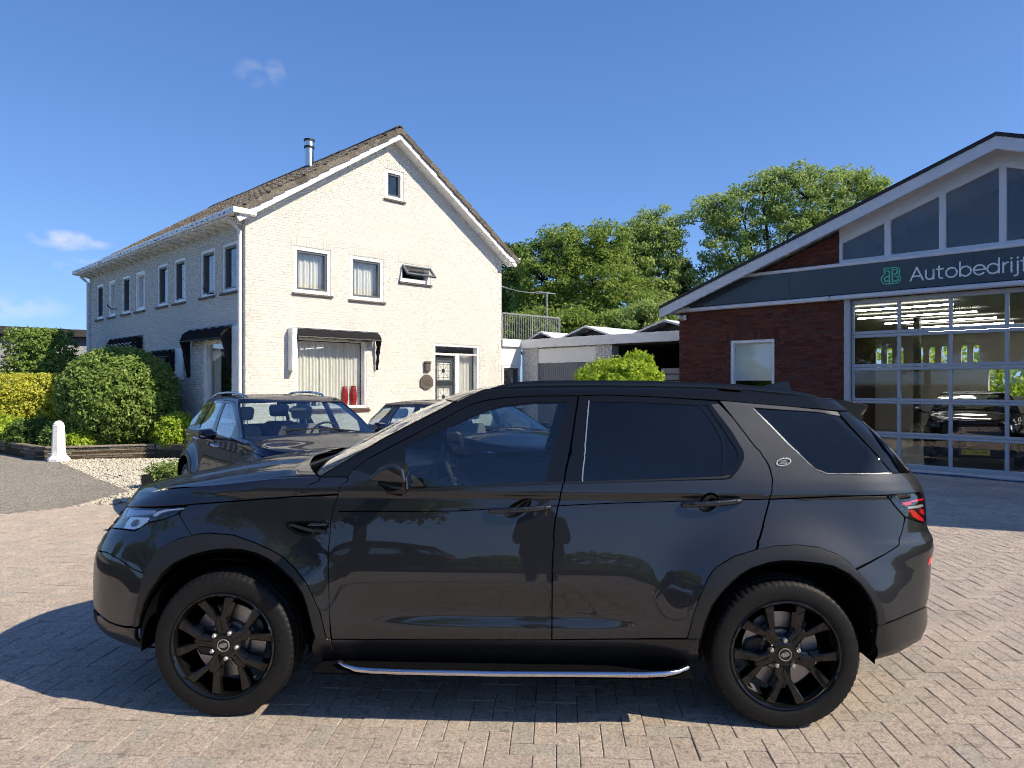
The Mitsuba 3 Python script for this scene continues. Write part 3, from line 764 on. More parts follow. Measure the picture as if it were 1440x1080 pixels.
obj(S_ + '__emblem', GG.slab(unary_union([em, stroke(inner, .024)]), .10, .109), 'm_sign_green')

# gable glazing
bars = [3.70, 4.60, 5.535, 6.465, 7.345, 8.28, GWID - 3.70]
fr_in = []
for a, b in zip(bars[:-1], bars[1:]):
    x0, x1 = a + .055, b - .055
    p_ = sg.Polygon([(x0, 4.14), (x1, 4.14), (x1, roof_z(x1) - .24), (x0, roof_z(x0) - .24)]) if not (a < APX < b) else sg.Polygon([(x0, 4.14), (x1, 4.14), (x1, roof_z(x1) - .24), (APX, APZ - .24), (x0, roof_z(x0) - .24)])
    fr_in.append(p_)
    v = np.array(p_.exterior.coords)[:-1]; n = len(v)
    m = trimesh.creation.extrude_polygon(p_.buffer(.01, join_style=2), .004, engine='earcut')
    vv = np.stack([m.vertices[:, 0], m.vertices[:, 2] * 0 - .06, m.vertices[:, 1]], 1)
    keep = [i for i, f in enumerate(m.faces) if np.ptp(m.vertices[f][:, 2]) < 1e-6 and m.vertices[f][0, 2] < .002]
    obj(B + '__gable_pane', GG.put(trimesh.Trimesh(vv, m.faces[keep], process=False)), 'm_door_glass')
obj(B + '__gable_frame', GG.slab(tri.difference(unary_union(fr_in)), -.10, .012), 'm_trim')
obj(B + '__attic', merge([GG.slab(tri, -2.4, -2.38), GG.bx(3.70, GWID - 3.70, -2.4, -.25, 4.04, 4.08)]), 'm_room')
# roof and bargeboards
for sgn in (-1, 1):
    e = APX + sgn * (APX + .30); ez = roof_z(0) - .30 * (APZ - EVZ) / APX
    def prism(lo, hi, y0, y1):
        return GG.slab(sg.Polygon([(e, ez + lo), (APX, APZ + lo), (APX, APZ + hi), (e, ez + hi)]), y0, y1)
    obj(B + '__roof', prism(.20, .27, -DEP - .3, .42), 'm_bitumen')
    obj(B + '__bargeboard', prism(-.02, .20, .32, .40), 'm_trim')
    obj(B + '__soffit', prism(.10, .14, -DEP - .2, .32), 'm_trim')
# the taller wing right of the picture, which shades the yard before the glazed door
obj(B + '__wing', GG.bx(11.4, 14.1, .002, 2.43, 0, 7.0, .02), 'm_red_brick', uv=np.full((24, 2), .5))
obj(B + '__wing__coping', GG.bx(11.3, 14.2, .002, 2.53, 7.003, 7.10, .02), 'm_trim')
# camera under the corner of the eaves
cm = [GG.bx(.10, .20, .012, .03, 3.16, 3.28, .004), GG.put(trimesh.creation.cylinder(.018, .16, sections=12, transform=trimesh.transformations.rotation_matrix(math.pi / 2, (1, 0, 0), (0, 0, 0)) )), ]
cm[1].apply_translation(GG.d * .15 + GG.n * .08 + np.array([0, 0, 3.20]))
h_ = trimesh.creation.capsule(height=.16, radius=.045, count=[12, 12]); h_.apply_transform(trimesh.transformations.rotation_matrix(math.radians(78), (.6, -.4, 0))); h_.apply_translation(GG.at(.16, .20, 3.20)); cm.append(h_)
k = obj('security_camera', merge(cm), 'm_white', smooth=40); tag(k, 'small white security camera under the left eave of the brick garage', 'camera')

# ---------------------------------------------------------------- the low white row of garages between house and brick garage
CP = Plane((4.23, 18.0), (-.711, .703), -1)
K = 'carport_row'
tag(K, 'low white row of garages with a folded roof between the house and the brick garage', 'garage row')
obj(K + '__fascia', CP.bx(-.6, 5.56, .0, .14, 2.735, 2.99, .006), 'm_white')
EX = Plane(GA.at(GW, 0, 0)[:2], GA.d[:2])
obj(K + '__fascia', EX.bx(.005, .93, -.10, .06, 2.765, 2.995, .006), 'm_white')
obj(K + '__return_wall', EX.bx(.002, .86, -.30, -.02, 2.20, 2.76), 'm_white')
window(K + '__window', EX, .05, .82, .9, 2.19, depth=.10, fr=.06, curtain=False, sash='m_grey_frame', seed=41)
pier = rect(4.86, 5.50, 0, 2.73); pier2 = rect(2.10, 2.66, 0, 2.73)
for p_ in (pier, pier2): obj(K + '__pier', CP.slab(p_, -.3, -.01), 'm_white_mortar')
_b = bricks(CP, pier, seed=31) + bricks(CP, pier2, seed=32)
pieces(K, 'brick', 'bricks', _b, 'm_white_brick', seen(_b, lambda q: q[1] > 545), 120)
obj(K + '__panel', CP.bx(2.665, 4.855, -.10, -.02, 2.27, 2.73, .004), 'm_white')
for i in range(27):
    obj(K + '__door_slat', CP.bx(2.69 + i * .08, 2.69 + i * .08 + .066, -.10, -.055, .05, 2.265, .01), 'm_slat')
obj(K + '__back', merge([CP.bx(-.6, 5.5, -5.2, -5.1, 0, 2.9), CP.bx(-.6, 2.1, -3.6, -3.5, 0, 2.7), CP.bx(-.6, 5.5, -5.2, -.02, 2.70, 2.73), CP.bx(2.1, 2.2, -5, -.3, 0, 2.7)]), 'm_room')
obj(K + '__roof_deck', CP.bx(-.6, 5.5, -5.2, -.01, 2.90, 2.95), 'm_bitumen')
obj(K + '__side_wall', EX.bx(.005, .86, -6, -.32, 0, 2.8), 'm_white')
for c, h, wd in ((4.98, .25, .62), (3.25, .33, 1.0), (.62, .34, 1.05)):
    pl_ = sg.Polygon([(c - wd, 2.95), (c, 2.95 + h), (c + wd, 2.95), (c + wd, 3.0), (c, 3.0 + h), (c - wd, 3.0)])
    obj(K + '__roof_fold', CP.slab(pl_, -5.2, -.25), 'm_trim')
    obj(K + '__roof_fold__infill', CP.slab(sg.Polygon([(c - wd + .05, 2.95), (c, 2.94 + h), (c + wd - .05, 2.95)]), -.8, -.7), 'm_dark')
for i in range(9):
    obj(K + '__plank', CP.bx(-.55, .7, -.30, -.26, .55 + i * .17, .70 + i * .17, .006), 'm_slat')
# terrace railing and washing line pole
RL = Plane((-.34 + .02, 22.05), (.733, .68))
q = 'terrace_railing'; tag(q, 'grey metal railing with thin bars on the flat roof beside the house', 'railing')
obj(q + '__top_rail', RL.bx(0, 2.62, -.025, .025, 3.82, 3.87, .006), 'm_slat')
obj(q + '__bottom_rail', RL.bx(0, 2.62, -.02, .02, 3.02, 3.05, .004), 'm_slat')
for i in range(26):
    obj(q + '__bar', RL.bx(.03 + i * .10, .03 + i * .10 + .018, -.009, .009, 3.05, 3.82), 'm_slat')
for t in (.0, 1.3, 2.58):
    obj(q + '__post', RL.bx(t, t + .045, -.022, .022, 2.96, 3.82, .004), 'm_slat')
k = obj('washing_line_pole', merge([RL.bx(2.28, 2.33, -.33, -.28, 2.95, 4.70, .006), RL.bx(1.9, 2.72, -.325, -.285, 4.68, 4.72, .006)]), 'm_slat'); tag(k, 'grey upright pole holding washing lines above the terrace railing', 'pole')
for j, (a, zz, o) in enumerate(((1.95, 4.71, 0), (2.3, 4.71, .2), (2.65, 4.71, .4))):
    p1 = RL.at(a, -.3, zz); p0_ = RL.at(-.1, -.3 - o, 4.86 + .03 * j)
    k = obj('washing_line', tube([p0_ + (p1 - p0_) * f + np.array([0, 0, -.14 * 4 * f * (1 - f)]) for f in np.linspace(0, 1, 12)], .010, 5), 'm_slat')
    tag(k, ('nearest', 'middle', 'farthest')[j] + ' of the three thin washing lines strung from the house to the pole', 'washing line', 'washing lines above the terrace')

# ---------------------------------------------------------------- low buildings left of the house
LB = Plane((-32.0, 29.0), (1, .10))
q = 'low_building'; tag(q, 'low grey boarded building with dark windows at the left edge', 'building')
obj(q + '__wall', LB.bx(-8, 11.6, -6, 0, 0, 2.35), 'm_grey_frame')
for i in range(10):
    obj(q + '__board', LB.bx(-8, 11.6, .005, .035 + .006 * (i % 2), 2.36 + i * .148, 2.36 + i * .148 + .138, .008), 'm_lilac_board')
obj(q + '__roof', LB.bx(-8.2, 11.8, -6.2, .10, 3.84, 3.93), 'm_bitumen')
for i in range(14):
    t = -7.5 + i * 1.36
    f = numbered(q + '__window')
    obj(f + '__frame', merge([LB.bx(t, t + .08, .002, .06, .9, 2.3), LB.bx(t + 1.2, t + 1.28, .002, .06, .9, 2.3), LB.bx(t + .58, t + .68, .002, .06, .9, 2.3), LB.bx(t + .081, t + 1.199, .002, .05, 2.22, 2.3)]), 'm_lilac_board')
    obj(f + '__pane', LB.put(sheet(t + .08, t + 1.2, .02, .9, 2.22)), 'm_dark_pane')
FB = Plane(SI.at(SL + 6.6, -1.0, 0)[:2], (.703, .711))
q = 'far_garage'; tag(q, 'grey flat roofed garage with white doors past the far end of the house', 'garage')
obj(q + '__wall', FB.bx(-3.2, 6, -5, 0, 0, 2.3), 'm_lilac_board')
obj(q + '__fascia', FB.bx(-3.2, 6, .002, .10, 2.31, 3.55, .01), 'm_lilac_board')
obj(q + '__roof', FB.bx(-3.5, 6, -5.2, .5, 3.56, 3.86, .01), 'm_bitumen')
for i in range(4):
    t = -2.1 + i * .42
    obj(q + '__door_panel', FB.bx(t, t + .33, .004, .05, .25, 2.25, .01), 'm_white')
obj(q + '__doorway', FB.bx(-.35, 2.2, .003, .03, .0, 2.28), 'm_dark')
for i in range(3):
    obj(q + '__doorway__strip', FB.bx(-.2 + i * .42, -.1 + i * .42, .031, .06, .05, 2.25, .008), 'm_slat')

# ---------------------------------------------------------------- low walls, bollard
def block_wall(key, label, a, b, h, thick=.12, rows=4, cap=True, seed=0, L=.42):
    pl = Plane(a, np.subtract(b, a)); Ln = float(np.hypot(*np.subtract(b, a)))
    tag(key, label, 'wall')
    rng = np.random.default_rng(seed)
    obj(key + '__core', pl.bx(0, Ln, -thick + .02, -.02, 0, h - .02), 'm_soil')
    hh = (h - (.045 if cap else 0)) / rows
    for r in range(rows):
        x = -rng.uniform(0, L * .5)
        while x < Ln:
            w = L * rng.uniform(.55, 1.45)
            x0, x1 = max(x, 0), min(x + w, Ln)
            if x1 - x0 > .05:
                m = pl.bx(x0 + .004, x1 - .004, -thick + .004 * rng.random(), .006 * rng.normal(0, 1), r * hh + .003, (r + 1) * hh - .004, .007)
                obj(key + '__stone', m, 'm_block', uv=np.tile((rng.random(), rng.random()), (len(m.vertices), 1)))
            x += w
    if cap:
        x = 0
        while x < Ln - .05:
            x1 = min(x + .5, Ln)
            m = pl.bx(x + .003, x1 - .003, -thick - .03, .03, h - .042 + .003 * rng.random(), h, .008)
            obj(key + '__cap_stone', m, 'm_block', uv=np.tile((.6 + .4 * rng.random(), rng.random()), (len(m.vertices), 1)))
            x = x1
    return pl
WA, WB_, WC = (-10.35, 15.45), (-8.15, 16.25), (-7.38, 15.95)
block_wall('garden_wall', 'low dark stone wall running back from the bollard along the left planting bed', (-14.6, 18.9), WA, .29, seed=1, rows=3, L=.5)
block_wall('garden_wall_001', 'low layered stone wall between the big round bush and the gravel', WA, WB_, .275, seed=2, rows=5, cap=True)
block_wall('garden_wall_002', 'short pale stone wall on the right of the gravel under the leafy bush', WB_, WC, .29, seed=3, rows=2, cap=False, L=.7)
k = obj('wall_post', merge([trimesh.creation.box((.16, .16, .62), transform=trimesh.transformations.translation_matrix((-7.1, 15.75, .31))), trimesh.creation.box((.2, .2, .03), transform=trimesh.transformations.translation_matrix((-7.1, 15.75, .635)))]), 'm_block', uv=np.full((16, 2), .7))
tag(k, 'square stone post at the end of the short wall beside the parked crossover', 'post')
k = obj('planter_box', merge([trimesh.creation.box((.9, .05, .22), transform=trimesh.transformations.translation_matrix((-5.35, 11.15, .11))), trimesh.creation.box((.9, .05, .22), transform=trimesh.transformations.translation_matrix((-5.35, 11.65, .11))), trimesh.creation.box((.05, .448, .22), transform=trimesh.transformations.translation_matrix((-5.775, 11.4, .11))), trimesh.creation.box((.05, .448, .22), transform=trimesh.transformations.translation_matrix((-4.925, 11.4, .11))), trimesh.creation.box((.8, .44, .15), transform=trimesh.transformations.translation_matrix((-5.35, 11.4, .08)))]), 'm_dark')
tag(k, 'low dark planter box on the gravel behind the parked crossover', 'planter')
def octagon(r, z, tw=math.pi / 8):
    return [(r * math.cos(tw + i * math.pi / 4), r * math.sin(tw + i * math.pi / 4), z) for i in range(8)]
rings = [(.215, 0), (.215, .05), (.20, .075), (.155, .12), (.135, .20), (.115, .74), (.118, .755), (.105, .77), (.10, .80), (.055, .855)]
V = np.array([p for r, z in rings for p in octagon(r, z)] + [(0, 0, .865)])
F = [t for k in range(len(rings) - 1) for i in range(8) for t in _q(k * 8 + i, k * 8 + (i + 1) % 8, (k + 1) * 8 + (i + 1) % 8, (k + 1) * 8 + i)] + [[(len(rings) - 1) * 8 + i, (len(rings) - 1) * 8 + (i + 1) % 8, len(V) - 1] for i in range(8)]
V += (-9.68, 15.18, 0)
obj('bollard', trimesh.Trimesh(V, np.array(F), process=False), 'm_white'); tag('bollard', 'white octagonal bollard at the corner of the low stone wall', 'bollard')
bed = sg.Polygon([WA, WB_, WC, (-7.05, 15.85), (-6.4, 15.9), (-9.0, 19.0), (-14.2, 24), (-17, 21.0), (-14.6, 18.9)])
obj('planting_bed', extrude(bed, -.05, .16), 'm_soil'); tag('planting_bed', kind='structure')

# ---------------------------------------------------------------- plants
def leaves(P, N, size, rng, asp=.55, spread=.9, up=.35):
    """A folded diamond of two triangles at each point P, facing roughly along N; returns (mesh, uv)."""
    n = len(P)
    nn = N + rng.normal(0, spread, (n, 3)); nn[:, 2] += up
    nn /= np.linalg.norm(nn, axis=1, keepdims=True) + 1e-9
    a = np.cross(nn, rng.normal(0, 1, (n, 3))); a /= np.linalg.norm(a, axis=1, keepdims=True) + 1e-9
    b = np.cross(nn, a)
    s = size * rng.uniform(.65, 1.35, (n, 1))
    k = s * .12
    V = np.stack([P - a * s * .5, P + b * s * asp * .5 - nn * k, P + a * s * .5 - nn * k * .8, P - b * s * asp * .5 - nn * k], 1).reshape(-1, 3)
    i = np.arange(n)[:, None] * 4
    F = np.vstack([i + np.array([[0, 1, 2]]), i + np.array([[0, 2, 3]])])
    uv = np.repeat(np.stack([rng.random(n), rng.random(n)], 1), 4, 0)
    return trimesh.Trimesh(V, F, process=False), uv

def unit(rng, n):
    v = rng.normal(0, 1, (n, 3)); return v / np.linalg.norm(v, axis=1, keepdims=True)

def bush(key, label, c, r, n, size, mat_, seed, cat='bush', clump=14, box_=False, lumps=.10, floor=.0, group=None, shell=.16, cr=.085, power=2.0):
    """A shrub: leaf clumps over and within an uneven rounded body, with a dark twiggy middle."""
    rng = np.random.default_rng(seed)
    c, r = np.asarray(c, float), np.asarray(r, float)
    m = n // clump
    d = unit(rng, m)
    if power > 2: d = d / (np.abs(d) ** power).sum(1, keepdims=True) ** (1 / power)
    h = meshkit.fbm(d * 2.6 + seed, 4)
    rad = 1 - lumps + 2 * lumps * h - shell * rng.random(m) ** 2
    Pc = d * rad[:, None]
    P = np.repeat(Pc * r + c, clump, 0); N = np.repeat(d / r * r.mean(), clump, 0)
    P = P + unit(rng, len(P)) * (cr * rng.random((len(P), 1)) ** .5)
    ok = P[:, 2] > floor
    P, N = P[ok], N[ok]; N /= np.linalg.norm(N, axis=1, keepdims=True)
    ms, uv = leaves(P, N, size, rng)
    key = numbered(key)
    scene[key + '__foliage'] = mikit.ply(ms, mat_, uv=uv)
    tw = []
    for q in range(26):
        e = c + unit(rng, 1)[0] * r * .8; e[2] = max(e[2], floor + .1)
        b = np.array([c[0] + rng.normal(0, .06), c[1] + rng.normal(0, .06), floor])
        tw.append(tube([b, b * .5 + e * .5 + rng.normal(0, .05, 3), e], [.022, .014, .006], 5))
    scene[key + '__twigs'] = mikit.ply(merge(tw), 'm_bark')
    q = n // 3
    d2 = unit(rng, q)
    if power > 2: d2 = d2 / (np.abs(d2) ** power).sum(1, keepdims=True) ** (1 / power)
    P2 = d2 * rng.uniform(.35, .84, (q, 1)) * r + c
    ok2 = P2[:, 2] > floor
    ms2, uv2 = leaves(P2[ok2], d2[ok2], size * 1.6, rng, asp=.7)
    scene[key + '__inner_foliage'] = mikit.ply(ms2, mat_, uv=uv2)
    tag(key, label, cat, group)
    return key

def tree(key, label, base, lobes, clumps, per, size, mat_, seed, cr=.55, trunk=.22, fork=None, group=None, asp=.5, edge=.55):
    """A tree: trunk, limbs that reach into the crown's lobes, twigs to every leaf clump, leaves by clump. Lobes: (centre, radii)."""
    rng = np.random.default_rng(seed)
    base = np.asarray(base, float)
    vol = np.array([np.prod(r) for _, r in lobes]) ** .75; vol /= vol.sum()
    C, NN = [], []
    for (c, r), w in zip(lobes, vol):
        k = max(4, int(clumps * w)); d = unit(rng, k)
        rad = edge + (1 - edge) * rng.random(k) ** .6
        rad *= .45 + 1.10 * meshkit.fbm(d * 3.2 + seed, 3)
        C.append(np.asarray(c) + d * rad[:, None] * np.asarray(r)); NN.append(d)
    C, NN = np.vstack(C), np.vstack(NN)
    top = C[:, 2].max(); H = top - base[2]
    fork = fork if fork is not None else .30
    axis = C.mean(0)
    fk = base + np.array([(axis[0] - base[0]) * .25, (axis[1] - base[1]) * .25, H * fork])
    wood = [tube([base, base * .6 + fk * .4 + rng.normal(0, .05, 3), fk], [trunk * 1.25, trunk, trunk * .85], 9)]
    limbs, nodes = [], []
    for c, r in lobes:
        c = np.asarray(c, float); mid = fk * .45 + c * .55 + np.array([0, 0, -.10 * H]) * .6 + rng.normal(0, .15, 3)
        f = np.linspace(0, 1, 7)[:, None]
        p = (1 - f) ** 2 * fk + 2 * f * (1 - f) * mid + f * f * c + rng.normal(0, .05, (7, 3)) * f * (1 - f) * 4
        limbs.append(tube(p, np.linspace(trunk * .62, .035, 7), 6)); nodes.append(p[2:])
    nodes = np.vstack(nodes)
    for c in C[:: max(1, len(C) // 260)]:
        k = np.argmin(((nodes - c) ** 2).sum(1) + 2.0 * np.maximum(nodes[:, 2] - c[2], 0) ** 2)
        a = nodes[k]; m = a * .5 + c * .5 + np.array([0, 0, -.05]) + rng.normal(0, .10, 3)
        limbs.append(tube([a, m, c], [.034, .022, .008], 4, caps=False))
    P = np.repeat(C, per, 0); N = np.repeat(NN, per, 0)
    off = unit(rng, len(P)) * (rng.random((len(P), 1)) ** .45) * cr * np.repeat(rng.uniform(.6, 1.25, (len(C), 1)), per, 0); off[:, 2] *= .62
    N = N * .5 + off / cr * .7
    ms, uv = leaves(P + off, N, size, rng, asp=asp)
    tone = np.repeat(rng.normal(0, .16, len(C)), per * 4); uv[:, 0] = np.clip(uv[:, 0] + tone, 0, 1)
    key = numbered(key)
    scene[key + '__crown'] = mikit.ply(ms, mat_, uv=uv)
    scene[key + '__trunk'] = mikit.ply(merge(wood), 'm_bark', smooth=60)
    scene[key + '__limbs'] = mikit.ply(merge(limbs), 'm_bark')
    tag(key, label, 'tree', group)
    return key

def lobe(px, py, rx, ry, D, dep=None, dy=0.0):
    """A crown lobe at the distance D from measured angles, as deep as it is wide."""
    return ((px - 720) / 1000 * (D + dy), D + dy, 1.645 + (540 - py) / 1000 * (D + dy)), (rx / 1000 * D, (dep or (rx + ry) / 2 / 1000 * D), ry / 1000 * D)

bush('round_bush', 'big clipped round green bush beside the white house behind the low stone wall', (-9.40, 17.05, 1.32), (1.30, 1.24, 1.19), 30000, .085, 'm_leaf_bush', 3, lumps=.045, floor=.16, cr=.11, shell=.12)
bush('ivy_column', 'tall square clipped dark green ivy shrub behind the yellow hedge', (-14.05, 21.2, 1.76), (.80, .76, 1.50), 15000, .085, 'm_leaf_bush', 5, cat='shrub', power=7, lumps=.05, floor=.1)
bush('yellow_hedge', 'clipped yellow leaved hedge at the left edge below the ivy shrub', (-13.4, 18.9, 1.02), (1.95, .85, .88), 20000, .062, 'm_leaf_yellow', 6, cat='hedge', power=5, lumps=.04, floor=.1, cr=.07)
gc = [(-12.6, 17.6, .42, .9, .6, .42), (-11.2, 16.8, .42, .75, .5, .40), (-10.35, 16.35, .36, .42, .38, .42), (-9.85, 16.2, .30, .36, .3, .28), (-13.7, 18.2, .40, .6, .5, .35)]
for i, (x, y, z, a, b, h) in enumerate(gc):
    bush('ground_cover', ('bright low leafy plants in front of the yellow hedge', 'dark green low ground cover left of the white bollard', 'leafy green plant right behind the white bollard', 'small bright leafed plant between bollard and round bush', 'low green plants at the far left edge behind the dark wall')[i],
         (x, y, z), (a, b, h), 4200, .065, ('m_leaf_lime', 'm_leaf_dark', 'm_leaf_bush', 'm_leaf_lime', 'm_leaf_bush')[i], 40 + i, cat='plant', lumps=.12, floor=.14, group='low plants in the bed')
for i, (x, y, z, a, h) in enumerate(((-8.25, 16.95, .48, .36, .36), (-7.75, 16.5, .52, .46, .46))):
    bush('leafy_shrub', ('small bright green shrub between the round bush and the parked crossover', 'larger bright green shrub above the short pale wall by the crossover')[i], (x, y, z), (a, a, h), 4200, .072, 'm_leaf_lime', 60 + i, cat='shrub', lumps=.12, floor=.14)
bush('planter_plant', 'low green plants growing in the dark planter box on the gravel', (-5.4, 11.3, .22), (.42, .24, .16), 1500, .05, 'm_leaf_bush', 70, cat='plant', lumps=.12, floor=.12)
bush('forecourt_bush', 'wide bright green bush with uneven top in front of the low garages', (2.26, 14.9, 1.02), (.98, .70, 1.10), 17000, .075, 'm_leaf_lime', 75, lumps=.13, floor=.02, power=3.5)
bush('forecourt_bush', 'pointed bright green shoot of the bush beside the brick garage corner', (2.66, 15.0, 1.90), (.36, .30, .46), 1800, .07, 'm_leaf_lime', 76, lumps=.2, floor=.9)
bush('climbing_plant', 'thin green climbing plant on the window between house and garages', (-.18, 21.75, 1.7), (.16, .12, .75), 420, .08, 'm_leaf_dark', 77, cat='plant', lumps=.25, floor=.6)

# the trees beyond the garages
D = 37.0
tree('ash_tree', 'tall airy ash tree behind the left roof slope of the brick garage', (13.2, D, 0), [lobe(*a, D) for a in ((1135, 278, 62, 48), (1195, 268, 46, 36), (1072, 268, 40, 38), (1045, 308, 52, 36), (1000, 305, 32, 30), (1035, 352, 48, 30), (1108, 330, 62, 40), (1175, 318, 48, 36), (1216, 262, 26, 24), (990, 390, 20, 22), (1060, 390, 50, 22))],
     470, 66, .18, 'm_leaf_ash', 101, cr=.55, trunk=.24, fork=.36)
D = 35.0
tree('broad_tree', 'dense dark green tree just right of the white house behind the railing', (3.4, D, 0), [lobe(*a, D) for a in ((800, 352, 48, 40), (765, 395, 42, 50), (845, 345, 46, 34), (830, 395, 58, 50), (780, 440, 55, 34), (870, 420, 48, 44), (745, 445, 30, 34))],
     470, 78, .18, 'm_leaf_tree', 102, cr=.58, trunk=.30, fork=.25)
tree('ash_tree', 'lighter green ash tree between the dark tree and the open sky gap', (7.4, D + 2, 0), [lobe(*a, D + 2) for a in ((925, 325, 36, 32), (900, 342, 38, 34), (945, 355, 18, 28), (885, 372, 40, 34), (928, 385, 30, 26), (915, 425, 40, 34))],
     320, 62, .17, 'm_leaf_ash', 103, cr=.50, trunk=.20, fork=.30)
tree('narrow_tree', 'dark narrow tree against the right side of the white house', (.3, D + 3, 0), [lobe(*a, D + 3) for a in ((722, 372, 22, 34), (728, 420, 26, 40), (712, 450, 24, 34))], 130, 90, .20, 'm_leaf_dark', 104, cr=.5, trunk=.16)
tree('narrow_tree', 'small dark poplar low behind the tip of the garage roof', (9.6, D + 4, 0), [lobe(*a, D + 4) for a in ((958, 395, 18, 32), (945, 430, 26, 30), (972, 425, 16, 34))], 130, 80, .20, 'm_leaf_dark', 105, cr=.45, trunk=.14)
tree('field_shrub', 'pale green shrub low behind the folded roof below the ash tree', (5.9, 31, 0), [lobe(*a, 31) for a in ((905, 452, 50, 26), (860, 462, 40, 20), (940, 448, 26, 24))], 150, 90, .16, 'm_leaf_ash', 106, cr=.5, trunk=.12, fork=.2)
tree('field_shrub', 'dark shrub below the dense tree behind the terrace railing', (2.2, 31, 0), [lobe(*a, 31) for a in ((760, 462, 55, 26), (815, 460, 45, 24), (715, 468, 30, 26))], 150, 90, .16, 'm_leaf_tree', 107, cr=.5, trunk=.12, fork=.2)

bush('back_hedge', 'sunlit leafy hedge seen through the rear windows of the glazed garage', (22.5, 31.0, 1.9), (9.0, 3.0, 2.0), 9000, .22, 'm_leaf_lime', 81, cat='hedge', power=4, floor=.05, cr=.2)
# across the yard, behind the camera: what the car's flank and the garage's panes mirror
for i, (x, y, h, w) in enumerate(((-5.2, -10.5, 7.6, 3.0), (-10.5, -13, 8.8, 3.4), (-17, -15, 9.2, 3.8), (-25, -11, 9.6, 4.0), (-31, -4, 9.0, 3.8), (-22, -4.5, 8.0, 3.0), (-36, 3.5, 9.2, 3.6))):
    tree('yard_tree', ('leafy tree opposite the car across the yard', 'second tree from the car in the row across the yard', 'third tree in the row across the yard', 'broad tree in the corner of the yard', 'tree by the road left of the yard', 'smaller tree in front of the corner trees', 'last tree by the road left of the yard')[i],
         (x, y, 0), [((x, y, h * .66), (w * .75, w * .75, h * .30)), ((x - w * .4, y + .3, h * .52), (w * .55, w * .5, h * .22)), ((x + w * .4, y, h * .55), (w * .55, w * .5, h * .22))], 170, 60, .30, 'm_leaf_tree', 120 + i, cr=.8, trunk=.2)
rng = np.random.default_rng(90)
P = np.stack([rng.uniform(-70, 90, 16000), -46 + rng.normal(0, 1.0, 16000), np.zeros(16000)], 1); P[:, 2] = rng.random(16000) ** .7 * (2.4 + .8 * np.sin(P[:, 0] * .21) + .5 * np.sin(P[:, 0] * .9))
ms, uv = leaves(P, np.tile((0, .6, .5), (16000, 1)), .55, rng)
scene['field_hedge'] = mikit.ply(ms, 'm_leaf_tree', uv=uv); tag('field_hedge', 'far-off hedgerow along the field behind the yard', 'hedge', kind='stuff')

# ---------------------------------------------------------------- the main car: its surface
# car frame in metres: u runs from the front axle (0) to the rear axle (2.735), v from the near side's wheel face plane (0) to the far side, z up
CAR_O = np.array([-1.428, 3.5, 0.0])
CAR_E1 = np.array([0.99904, -0.0439, 0.0])
CAR_E2 = np.array([0.0439, 0.99904, 0.0])
WB, VC, ZW, RT = 2.735, 0.92, 0.352, 0.352

def tab(*xy):
    a = np.array(xy, float)
    return PchipInterpolator(a[:, 0], a[:, 1], extrapolate=False)

def clampf(f, lo, hi):
    return lambda x: f(np.clip(x, lo, hi))

V_PLAIN = clampf(tab((.2, .13), (.27, .095), (.32, .06), (.37, .036), (.41, .026), (.47, .022), (.54, .022), (.60, .022), (.66, .0225), (.72, .0265), (.79, .0345), (.88, .047), (.96, .0585),
                     (1.04, .071), (1.085, .0785), (1.10, .0735), (1.155, .084), (1.20, .098), (1.30, .133), (1.45, .193), (1.55, .24), (1.60, .275), (1.64, .335), (1.70, .46)), .2, 1.7)
LEDGE = clampf(tab((.30, 0), (.44, 0), (.455, .001), (.475, .007), (.50, .016), (.515, .0185), (.535, .018), (.60, .0075), (.68, 0), (.9, 0)), .3, .9)
UF = clampf(tab((.2, -.70), (.27, -.88), (.32, -.94), (.37, -.962), (.44, -.962), (.52, -.96), (.62, -.958), (.72, -.947), (.82, -.904), (.9, -.843), (.99, -.777), (1.03, -.72), (1.07, -.645), (1.12, -.55), (1.16, -.45)), .2, 1.16)
UR = clampf(tab((.2, .64), (.27, .785), (.31, .832), (.36, .866), (.42, .872), (.5, .872), (.58, .88), (.66, .888), (.75, .896), (.82, .914), (.86, .912), (.9, .889), (1.0, .886), (1.06, .886), (1.1, .876), (1.155, .848), (1.25, .765), (1.4, .645), (1.52, .53), (1.62, .42)), .2, 1.62)
LC, LR, SF, SS, SR = .72, .52, 1.3, 3.0, 1.2

def sstep(a, b, x):
    t = np.clip((x - a) / (b - a), 0, 1)
    return t * t * (3 - 2 * t)

def v_side(u, z):
    v = V_PLAIN(z) + LEDGE(z) * sstep(.55, 1.15, u) * (1 - sstep(1.75, 2.15, u))
    v = v + .012 * ((u - 1.2) / 1.4) ** 2 * (z < 3)
    up = sstep(1.1, 1.5, z)
    v = v + up * (.10 * sstep(1.7, 3.3, u) ** 1.3 + .10 * sstep(1.0, .1, u) ** 1.5)
    for u0, a, w in ((0.0, .034, .13), (WB, .062, .17)):
        r = np.hypot(u - u0, z - ZW)
        v = v - a * np.exp(-(np.maximum(r - .45, 0) / w) ** 2) * sstep(.22, .40, z)
    return v

